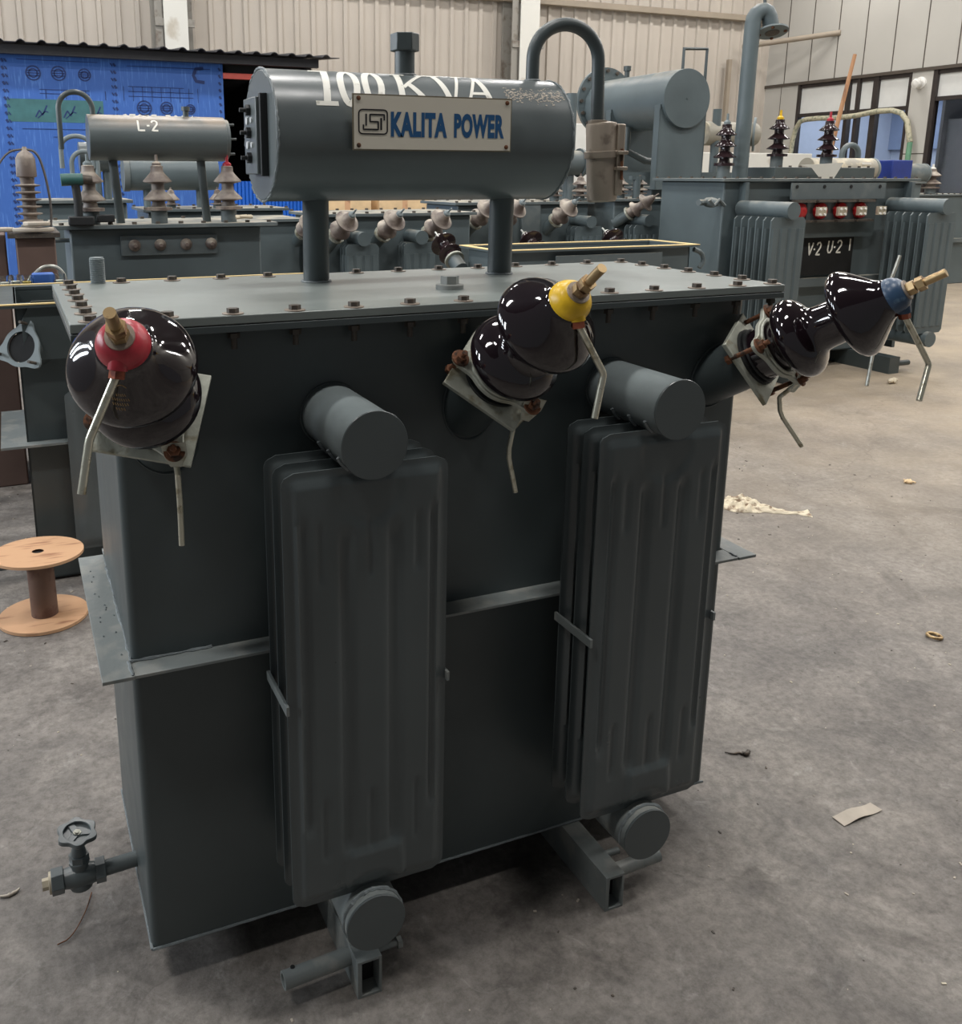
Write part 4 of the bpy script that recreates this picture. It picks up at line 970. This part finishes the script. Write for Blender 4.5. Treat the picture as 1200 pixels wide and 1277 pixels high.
for xx in (4.88, 5.13, 5.38, 5.66): MB().cyl((xx, 3.52, 1.32), (xx, 3.515, 1.32), .012, seg=12).build('board_bolt', 'void', bk)
MB().box(5.0, 5.66, 3.53, 3.62, .97, 1.235).build('terminal_box', 'paint', T3)
for k in range(4):
    x = 4.925+k*.188
    tb = MB().lathe((x, 3.54, 1.155), (0, -1, 0), [(0, .056), (.02, .058), (.035, .055), (.045, .04), (.05, .03)], seg=20).build('low_voltage_terminal', 'switchred', T3)
    MB().box(x-.08, x+.08, 3.46, 3.52, 1.215, 1.232).box(x-.08, x+.08, 3.46, 3.52, 1.08, 1.095).build('clamp_bar', 'boltmetal', tb)
    MB().box(x+.065, x+.145, 3.42, 3.44, 1.125, 1.185).build('terminal_palm', 'switchclamp', tb)
    for dx in (.085, .125):
        for dz in (1.135, 1.17): MB().cyl((x+dx, 3.42, dz), (x+dx, 3.41, dz), .008, seg=8).build('palm_bolt', 'paper', tb)
pb = MB().box(4.98, 5.54, 3.585, 3.61, .70, .97).build('marking_panel', 'void', T3)
m = MB(); fn3 = lambda u, v, t: (u, 3.584-t*2, v)
write(m, 'V-2', 5.10, .845, .085, .045, .012, fn3, gap=.12, slant=.1, widths={'-': .5}); write(m, 'U-2', 5.285, .855, .085, .05, .012, fn3, gap=.12, slant=.1, widths={'-': .5}); write(m, 'I', 5.49, .865, .085, .03, .012, fn3)
m.build('painted_marking', 'ink_white', pb)['label'] = 'white painted V-2 and U-2 markings'
rp = MB().tube([(4.99, 4.2, 1.375), (4.99, 4.2, 2.45), (5.0, 4.2, 2.52), (5.05, 4.18, 2.56), (5.10, 4.165, 2.54), (5.13, 4.155, 2.43)], .056, seg=24, smooth=1).build('vent_pipe', 'paint_bg', T3)
dv = Vector((-.10, -.30, -.93)).normalized(); c0 = Vector((5.135, 4.155, 2.43))
MB().lathe(c0, dv, [(0, .05), (.01, .10), (.012, .112), (.024, .112), (.026, .06)], seg=32).build('pipe_flange', 'galvdisc', rp)
MB().lathe(c0+dv*.026, dv, [(0, .05), (.004, .05)], seg=24).build('blanking_disc', 'boltmetal', rp)
for a in range(4):
    _, q1, q2 = frame_of(dv); e = q1*math.cos(a*PI/2+.4)+q2*math.sin(a*PI/2+.4); MB().cyl(c0+dv*.02+e*.088, c0+dv*.034+e*.088, .012, seg=8).build('flange_bolt', 'rust', rp)
MB().cyl((5.07, 4.17, 2.58), (5.06, 4.18, 2.66), .012, seg=8).build('eye_stud', 'paint', rp)
MB().box(5.14, 6.15, 4.0, 4.28, 1.375, 1.455).build('turret_box', 'paint', T3, bevel=.004)
for k in range(10): MB().nut((5.2+k*.1, 4.02, 1.455), (0, 0, 1), .012, .012).build('turret_bolt', 'boltmetal', T3)
for x, cm in ((4.79, 'galvdisc'), (5.29, 'yellow'), (5.79, 'red')):
    upbushing(T3, x, 4.15, 1.455 if x > 5 else 1.375, .40 if x > 5 else .44, 'porc_far', cm, ndisc=3, r=.082)
MB().tube([(4.12, 3.5, 1.24), (4.16, 3.5, 1.20), (4.2, 3.5, 1.24), (4.25, 3.5, 1.2)], .012, seg=8).lathe((4.2, 3.62, 1.22), (0, -1, 0), [(0, .03), (.05, .035), (.12, .02)], seg=14).cyl((4.34, 3.66, 1.22), (4.1, 3.58, 1.22), .02, seg=10).build('oil_valve', 'paint_bg2', T3)
for yy in (4.33, 6.06): pass
for xx in (4.75, 5.70): 
    MB().box(xx-.05, xx+.05, 3.25, 4.36, 0, .12).build('base_channel', 'paint', T3)
MB().cyl((5.75, 3.3, .06), (5.9, 3.3, .06), .02, seg=10).build('axle_pipe', 'paint', T3)
# T4 at far right
T4 = thing('transformer', 'pale blue-grey transformer at the far right edge, with a small conservator on its lid', 'transformer', (11, 7.4, 0))
bgtank(T4, 9.9, 11.6, 7.1, 7.8, 0, 1.165)
bgcons(T4, (10.12, 7.0, 1.42), (10.12, 7.01, 1.42), .01)
c = MB().cyl((9.85, 7.25, 1.42), (10.75, 7.25, 1.42), .125, seg=32).build('conservator', 'paint_bg2', T4, bevel=.003)
MB().lathe((10.75, 7.25, 1.42), (1, 0, 0), [(0, .13), (.02, .13)], seg=28).build('end_flange', 'galvdisc', c)
for xx in (10.1, 10.6): MB().cyl((xx, 7.25, 1.165), (xx, 7.25, 1.35), .03, seg=12).build('support_pipe', 'paint_bg', T4)
upbushing(T4, 10.88, 7.2, 1.165, .36, 'porc_dusty', 'cap_white', ndisc=2, r=.12)
MB().lathe((10.9, 7.06, .62), (0, -1, 0), [(0, .04), (.05, .03), (.12, .03)], seg=12).build('drain_cock', 'paint_bg2', T4)
MB().box(9.85, 11.7, 7.04, 7.1, .55, .6).build('stiffener_band', 'paint_bg2', T4)
# far drums at the right, seen over T3's lid
fd = thing('transformer', 'far transformer with a grey conservator and round bolted end flange, seen over the big lid', 'transformer', (6.3, 5.9, 0))
bgtank(fd, 6.45, 7.05, 5.7, 6.2, 0, 1.33, bolts=False)
c = MB().cyl((6.0, 5.85, 1.78), (6.62, 5.85, 1.78), .11, seg=30).build('conservator', 'dusty_drum', fd)
MB().lathe((6.62, 5.85, 1.78), (1, -1, 0), [(0, .16), (.02, .16)], seg=30).build('bolted_flange', 'galvdisc', c)
for xx in (6.5, 6.55): MB().cyl((xx, 5.85, 1.33), (xx, 5.85, 1.7), .035, seg=12).build('support_pipe', 'paint_bg', fd)
MB().cyl((6.12, 5.8, 1.3), (6.12, 5.8, 2.0), .04, seg=12).build('riser_pipe', 'paint_bg', fd)
fd2 = thing('transformer', 'far transformer with a small dusty drum with gauge windows, beside the blue bin', 'transformer', (8.2, 6.3, 0))
bgtank(fd2, 7.6, 9.2, 6.0, 6.5, 0, 1.33, bolts=False)
c = MB().cyl((7.55, 6.05, 1.46), (8.45, 6.05, 1.46), .115, seg=30).build('conservator', 'dusty_drum', fd2)
MB().cyl((8.45, 6.05, 1.46), (8.48, 6.05, 1.46), .12, seg=30).build('end_plate', 'galvdisc', c)
for z in (1.42, 1.47, 1.52): MB().box(8.2, 8.32, 5.925, 5.935, z-.012, z+.012).build('gauge_window', 'paper', c)
pts = [(8.3, 6.3, 1.33)]+[(8.42-.12*math.cos(PI*k/8), 6.3, 1.62+.1*math.sin(PI*k/8)) for k in range(9)]+[(8.54, 6.3, 1.5)]
MB().tube(pts, .03, seg=10).build('bent_pipe', 'paint_bg', fd2)
solo(MB().box(8.75, 9.05, 6.02, 6.25, 1.333, 1.56), 'plastic_bin', 'bluebin', 'small blue plastic bin standing on a far transformer', 'bin', bevel=.01)

# wooden pole leaning above T3
solo(MB().cyl((5.98, 4.33, 1.40), (6.20, 4.36, 2.33), .020, .014, seg=10), 'wooden_pole', 'wood', 'weathered wooden pole leaning upright behind the big transformer', 'pole')
m = MB().prism([(0, 0), (.42, .02), (.36, -.13), (.30, -.14), (.12, -.02)], (5.30, 3.92, 1.47), (1, 0, 0), (0, -.3, 1), (0, 1, 0), .003)
solo(m, 'paper_sign', 'paper', 'creased white paper sign lying on the turret of the big transformer', 'sign')
# lagged pipe hugging the office glazing
m = MB().tube([(12.9, 11.75, 0), (12.9, 11.65, 1.9), (12.9, 11.55, 2.30), (12.88, 11.3, 2.36), (12.88, 10.5, 2.33), (12.88, 9.7, 2.42), (12.88, 9.35, 2.32), (12.88, 9.22, 1.9)], .042, seg=12, smooth=1)
p = solo(m, 'lagged_pipe', 'lag', 'lagged pipe running round the office window on the right wall', 'pipe')
MB().cyl((12.88, 9.22, 1.9), (12.88, 9.25, .0), .04, seg=12).build('green_pipe_section', 'green', p)['label'] = 'green lower length'
m = MB().lathe((13, 9.25, 2.78), (-1, 0, 0), [(0, .09), (.03, .09), (.05, .05)], seg=20); c = solo(m, 'wall_camera', 'cap_white', 'white dome camera on the right wall between the windows', 'camera')
MB().lathe((12.93, 9.25, 2.78), (-1, -.1, -.3), [(0, .06), (.04, .075), (.08, .06), (.1, .01)], seg=20).build('camera_dome', 'cap_white', c)
m = MB().cyl((12.2, 12.3, 3.62), (13.0, 10.9, 3.72), .045, seg=12); solo(m, 'wall_duct', 'purlin', 'pale round duct running along the corner of the walls', 'duct')
solo(MB().box(11.95, 12.02, 12.33, 12.4, 0, 3.4), 'downpipe', 'purlin', 'pale square downpipe in the far corner of the hall', 'pipe')

# upright stick / rod leaning by T3
solo(MB().tube([(5.186, 3.03, .0), (5.32, 3.10, .55), (5.43, 3.10, .87)], .012, seg=8), 'steel_rod', 'galv', 'thin pale rod standing upright in front of the big transformer', 'rod')

# brown box with tall bushing (left background) ---------------------------------
bx = thing('transformer', 'brown primed steel tank carrying a tall ribbed bushing, left background', 'transformer', (-.02, 3.0, 0))
MB().box(-.10, .06, 2.9, 3.3, 0, 1.13).build('tank', 'brownbox', bx, bevel=.006)
MB().box(-.13, .08, 2.87, 3.33, 1.13, 1.15).build('lid', 'boltmetal', bx)
prof = [(0, .035)]
for k in range(7): s = .01+k*.03; prof += [(s, .028), (s+.006, .052), (s+.010, .052), (s+.014, .028)]
prof += [(.23, .03), (.235, .042), (.31, .040), (.33, .030), (.345, .012), (.36, .008)]
MB().lathe((-.03, 3.0, 1.15), (0, 0, 1), prof, seg=28).build('bushing', 'porc_dusty', bx, sharp=50)
MB().tube([(-.03, 3.0, 1.50), (-.10, 3.0, 1.49), (-.16, 3.0, 1.40), (-.2, 3.0, 1.28)], .005, seg=6, smooth=2).build('lead_cable', 'cable', bx)
MB().tube([(-.03, 3.0, 1.50), (.02, 3.0, 1.49), (.045, 3.0, 1.4), (.06, 3.0, 1.26), (.05, 3.0, 1.16)], .006, seg=6, smooth=2).build('lead_cable', 'cable', bx)
solo(MB().box(-.45, -.14, 3.0, 3.4, 0, 1.14), 'steel_box', 'brownbox', 'brown-grey steel box at the left edge behind the table of glasses', 'box', bevel=.006)
for i, (x, y, z, w) in enumerate(((-.16, 2.95, 1.155, .14), (-.02, 2.90, 1.155, .17), (-.01, 2.90, 1.180, .13))):
    P = []
    for k in range(12): a = 2*PI*k/12; P.append((w/2*math.cos(a)*random.uniform(.8, 1.1), .045*math.sin(a)*random.uniform(.8, 1.1)))
    solo(MB().prism(P, (x, y, z), (1, 0, 0), (0, 1, 0), (0, 0, 1), .018), 'folded_cloth', 'cardlitter', ('crumpled grey cloth at the left edge, beside the brown tank', 'folded dusty cloth, lower one on the brown tank', 'folded pale cloth, topmost on the brown tank')[i], 'cloth', 'dusty cloths', bevel=.005)
# cordless drill on T2 lid corner
dr = thing('cordless_drill', 'teal and black cordless drill standing on its battery on the L-2 transformer lid', 'drill', (.21, 3.40, 1.15))
MB().tube([(.13, 3.44, 1.368), (.17, 3.44, 1.37), (.23, 3.44, 1.37)], .030, seg=14).build('motor_housing', 'teal', dr)
MB().cyl((.23, 3.44, 1.37), (.275, 3.44, 1.37), .024, .017, seg=14).build('chuck', 'boltmetal', dr)
MB().tube([(.195, 3.44, 1.35), (.20, 3.44, 1.28), (.20, 3.44, 1.19)], .020, seg=12).build('handle', 'dark', dr)
MB().box(.15, .27, 3.41, 3.47, 1.151, 1.195).build('battery', 'dark', dr, bevel=.006)
m = MB().box(.285, .37, 3.445, 3.50, 1.163, 1.20); solo(m, 'battery_pack', 'dark', 'black tool battery lying beside the cordless drill', 'battery', bevel=.005)
m = MB()
for k in range(7): m.tube([(.98+random.random()*.06, 3.46+random.random()*.04, 1.172+random.random()*.012), (1.03+random.random()*.05, 3.46, 1.176+random.random()*.01)], .009, seg=6)
solo(m, 'work_glove', 'rag', 'crumpled dark work glove on the right end of the L-2 transformer lid', 'glove')

# table with tea glasses
tb = thing('work_table', 'low steel work table with drinking glasses behind the open tank at the left edge', 'table', (-.1, 2.6, 0))
MB().box(-.55, .12, 2.42, 2.80, .93, .955).build('tabletop', 'boltmetal', tb)
for x in (-.52, .09):
    for y in (2.45, 2.77): MB().box(x-.015, x+.015, y-.015, y+.015, 0, .93).build('leg', 'boltmetal', tb)
g0 = None
gp = [(-.155, 2.45, 'leftmost drinking glass on the table at the left edge'), (-.115, 2.48, 'drinking glass second from the left on the work table'), (-.075, 2.45, 'drinking glass with yellow drink, left of the blue packet'), (.045, 2.46, 'drinking glass right of the blue packet, beside the bent tube')]
for i, (x, y, lb) in enumerate(gp):
    m = MB().lathe((0, 0, 0), (0, 0, 1), [(0, .016), (.06, .021), (.06, .0195), (.004, .0145), (.004, .001)], seg=20)
    if g0 is None:
        g0 = m.build('drinking_glass', 'glass'); o = g0
    else: o = g0.copy(); COL.objects.link(o)
    MBq = MB().lathe((x, y, .9555), (0, 0, 1), [(.005, .0142), (.036, .0172)], seg=20); dq = MBq.build('drink', 'juice' if i == 2 else 'milk'); dq.parent = o
    for v_ in dq.data.vertices: v_.co -= Vector((x, y, .9555))
    o.location = (x, y, .9555); tag(o, lb, 'glass', 'drinking glasses on the table')
solo(MB().box(-.055, .025, 2.45, 2.50, .9555, 1.02), 'blue_packet', 'store_blue', 'blue and white packet between the drinking glasses', 'packet', bevel=.006)
solo(MB().tube([(-.07, 2.6, .965), (-.02, 2.6, 1.03), (.04, 2.6, 1.035), (.07, 2.6, 1.0), (.075, 2.6, .965)], .008, seg=8, smooth=2), 'bent_tube', 'galv', 'bent pale tube behind the drinking glasses', 'tube')

# cable spool -------------------------------------------------------------------
sp = thing('cable_spool', 'small empty wooden cable spool standing on the floor at the left edge', 'spool', (-.127, 1.572, 0))
sx, sy = -.127, 1.572
MB().lathe((sx, sy, .002), (0, 0, 1), [(0, .138), (.010, .138), (.010, .001)], seg=64).build('bottom_flange', 'spool', sp)
MB().cyl((sx+.004, sy-.004, .012), (sx+.002, sy, .22), .041, seg=32).build('core', 'spool_core', sp)
MB().lathe((sx, sy, .218), (.02, .03, 1), [(0, .018), (0, .139), (.009, .139), (.009, .018)], seg=64, close=False).build('top_flange', 'spool', sp)
MB().cyl((sx, sy, .2185), (sx, sy, .2200), .019, seg=24).build('spindle_hole', 'void', sp)

# floor litter --------------------------------------------------------------------
m = MB()
P = [(1.4601, -.1304), (1.5766, -.1291), (1.581, -.1575), (1.4598, -.1613)]
vs = []
for k in range(9):
    t = k/8; a = Vector((1.462, -.162)).lerp(Vector((1.582, -.157)), t); b = Vector((1.460, -.1300)).lerp(Vector((1.577, -.129)), t)
    h = .002+.006*math.sin(PI*t*1.2)**2
    vs += [(a.x, a.y, h), (b.x, b.y, h+.001), (a.x, a.y, h-.001), (b.x, b.y, h)]
fs = []
for k in range(8):
    a, b = 4*k, 4*k+4; fs += [(a, b, b+1, a+1), (a+2, a+3, b+3, b+2), (a, a+2, b+2, b), (a+1, b+1, b+3, a+3)]
m.add(vs, fs); solo(m, 'paper_strip', 'cardlitter', 'short curled card strip on the floor, lower right', 'paper')
# rag
def blob(name, cx, cy, pts, mt, label, cat, seed, s=1.0):
    rnd = random.Random(seed); m = MB()
    for (dx, dy, L, ang, r) in pts:
        P = []; n = 7
        for k in range(n):
            t = k/(n-1)-.5
            P.append((cx+dx+L*t*math.cos(ang)+rnd.uniform(-.006, .006), cy+dy+L*t*math.sin(ang)+rnd.uniform(-.006, .006), r*.75+rnd.uniform(0, r*.5)))
        m.tube(P, [r*(.35+.65*math.sin(PI*(k+.5)/n))*rnd.uniform(.8, 1.2) for k in range(n)], seg=7, smooth=1)
    return solo(m, name, mt, label, cat, sharp=60)
from mathutils import noise as NZ
def crumple(name, cx, cy, L, Wd, ang, H, mt, label, cat, seed):
    nx, ny = 46, 26; vs = []; fs = []
    for j in range(ny+1):
        for i in range(nx+1):
            u = i/nx*2-1; v = j/ny*2-1
            wv = .62+.38*math.sin(u*3.1+seed)+.25*NZ.noise(Vector((u*2.2, seed, 0)))
            x = u*L/2; y = v*Wd/2*max(.18, wv)+.02*math.sin(u*2.3+seed)
            q = Vector((x*26, y*30+seed, seed*1.7)); rg = 1-abs(NZ.noise(q))*2.2
            e = max(0, 1-max(abs(u), abs(v))**3)
            z = .002+H*e*max(0, .35+.55*rg+.35*NZ.noise(q*2.3))*max(.3, wv)
            dx = .012*NZ.noise(q*1.3+Vector((5, 0, 0))); dy = .012*NZ.noise(q*1.3+Vector((0, 9, 0)))
            X, Y = x+dx, y+dy
            vs.append((cx+X*math.cos(ang)-Y*math.sin(ang), cy+X*math.sin(ang)+Y*math.cos(ang), z))
    n = len(vs); vs += [(a, b, max(.0005, c-.002)) for a, b, c in vs]
    for j in range(ny):
        for i in range(nx):
            a = j*(nx+1)+i; fs.append((a, a+1, a+nx+2, a+nx+1)); fs.append((n+a, n+a+nx+1, n+a+nx+2, n+a+1))
    ring = [i for i in range(nx+1)]+[j*(nx+1)+nx for j in range(1, ny+1)]+[ny*(nx+1)+i for i in range(nx-1, -1, -1)]+[j*(nx+1) for j in range(ny-1, 0, -1)]
    for a, b in zip(ring, ring[1:]+ring[:1]): fs.append((a, b, b+n, a+n))
    return solo(MB().add(vs, fs), name, mt, label, cat, sharp=70)
crumple('cotton_rag', 2.77, 1.44, .36, .15, -.62, .045, 'rag', 'stained white cotton rag on the floor, right of the tank', 'rag', 3.3)
solo(MB().torus((2.42, .366, .006), (0.1, 0, 1), .020, .005, 24, 8), 'metal_ring', 'brass', 'small metal ring on the floor at the right', 'ring')
blob('paper_scrap', 3.648, 1.46, [(0, 0, .06, .2, .008), (.01, .01, .05, 1.2, .006), (0, -.01, .05, -.7, .007)], 'cardboard', 'small crumpled orange-beige paper scrap, right middle of the floor', 'paper', 5)
blob('paper_scrap', 5.41, 3.02, [(0, 0, .09, .2, .02), (.02, .01, .08, 1.2, .015)], 'rag', 'crumpled pale paper scrap on the floor, before the big transformer', 'paper', 6)
blob('dry_leaf', 1.4323, .135, [(0, 0, .05, -.4, .003), (.02, -.01, .03, .1, .005)], 'boltmetal', 'dark curled leaf on the floor, right of the tank base', 'leaf', 8)
blob('wood_chip', -.235, .33, [(0, 0, .035, 0, .004)], 'cardlitter', 'pale chip of card on the floor, lower left', 'chip', 9)
m = MB(); rnd = random.Random(4)
for k in range(900):
    x = rnd.uniform(-.6, 3.6); y = rnd.uniform(-.65, 3.2)
    if -.03 < x < 1.23 and 0 < y < .5: continue
    r = rnd.choice((.0007, .001, .0013, .0018)) * (1+.25*max(0, y)); a = rnd.random()*PI
    e = rnd.uniform(1, 2.4)
    m.obox((x, y, r*.4), (math.cos(a), math.sin(a), 0), (-math.sin(a), math.cos(a), 0), (0, 0, 1), r*e, r, r*.5)
    m.cur = rnd.choice((0, 0, 1, 1, 2))
g = m.build('floor_grit', ['boltmetal', 'cardlitter', 'switchclamp']); tag(g, 'scattered grit, flakes and metal chips across the concrete floor', 'grit', kind='stuff')
# loop of wire bits
solo(MB().tube([(-.085, .27, .003), (-.10, .22, .004), (-.13, .165, .004), (-.155, .16, .003)], .0012, seg=6, smooth=2), 'wire_offcut', 'rust', 'thin wire offcut on the floor under the drain valve', 'wire')
blob('broom_debris', -.33, 1.98, [(0, 0, .1, .3, .006)], 'dark', 'dark scrap of rubber on the floor beyond the wooden spool', 'scrap', 12)

# cardboard cartons seen behind the grey row
def carton(x0, x1, y, z0, z1, lb, mt='cardboard'):
    t = MB().box(x0, x1, y, y+.5, z0, z1); o = solo(t, 'carton', mt, lb, 'carton', bevel=.006)
    MB().box((x0+x1)/2-.03, (x0+x1)/2+.03, y-.002, y, z0, z1).build('tape_strip', 'spool', o); return o
carton(3.0, 3.55, 8.2, 0, 1.28, 'tall tan carton seen between the conservator supports, left one')
carton(3.65, 4.25, 8.2, 0, 1.27, 'tall tan carton seen between the conservator supports, right one')
solo(MB().box(4.4, 6.1, 8.4, 8.9, 0, 1.28), 'white_cabinet', 'panel_white', 'low white cabinet far behind the grey transformer row', 'cabinet', bevel=.01)
solo(MB().box(7.2, 9.2, 10.9, 11.4, 0, 2.15), 'white_cabinet', 'panel_white', 'tall white cabinet against the far back wall, right of the conservator', 'cabinet', bevel=.01)
solo(MB().box(8.0, 11.3, 9.6, 10.0, 0, 1.72), 'white_container', 'column', 'long pale container behind the big transformer', 'container', bevel=.01)

# ------------------------------------------------------------------ light
W = bpy.data.worlds.new('world'); SC.world = W; W.use_nodes = True
bg = W.node_tree.nodes['Background']; bg.inputs['Color'].default_value = (.92, .96, 1, 1); bg.inputs['Strength'].default_value = .13
def area(name, loc, sx, sy, power, rot=(0, 0, 0), col=(1, .96, .9)):
    l = bpy.data.lights.new(name, 'AREA'); l.shape = 'RECTANGLE'; l.size = sx; l.size_y = sy; l.energy = power; l.color = col
    o = bpy.data.objects.new(name, l); COL.objects.link(o); o.location = loc; o.rotation_euler = rot; return o
lamps = []
for i, x in enumerate((-2.4, 1.4, 5.2, 9.0, 12.0)):
    for j, y in enumerate((-.9, 2.3, 6.2, 10.2)):
        lamps.append((x, y))
body = MB().box(-.6, .6, -.12, .12, .03, .10)
l0 = None
for i, (x, y) in enumerate(lamps):
    if l0 is None:
        l0 = body.build('ceiling_light', 'panel_white'); tube = MB().cyl((-.56, -.05, .02), (.56, -.05, .02), .015, seg=10).cyl((-.56, .05, .02), (.56, .05, .02), .015, seg=10).build('lamp_tube', 'lamp', l0); o = l0
    else:
        o = l0.copy(); COL.objects.link(o); t = tube.copy(); COL.objects.link(t); t.parent = o
    o.location = (x, y, 6.1); tag(o, 'white twin-tube batten light hanging under the hall roof', 'light', 'ceiling batten lights')
    p = {-.9: 85, 2.3: 95, 6.2: 105, 10.2: 82}[y]
    area('batten_glow', (x, y, 6.08), 1.2, .40, p, col=(1, .975, .945))
for yy in (.9, 2.6, 4.3, 6.0, 7.7): area('added_side_daylight', (XL+.1, yy, 2.9), 1.5, .55, 75, rot=(0, -PI/2, 0), col=(.86, .93, 1))  # daylight from the left, as added strips for small reflections; no windows built
area('office_glow', (14.6, 10.5, 2.9), 2.5, 3.0, 90, col=(.9, .95, 1))

SC.view_settings.view_transform = 'Standard'; SC.view_settings.look = 'None'; SC.view_settings.gamma = 1; SC.view_settings.exposure = 0.0
try: SC.view_settings.use_curve_mapping = False
except Exception: pass
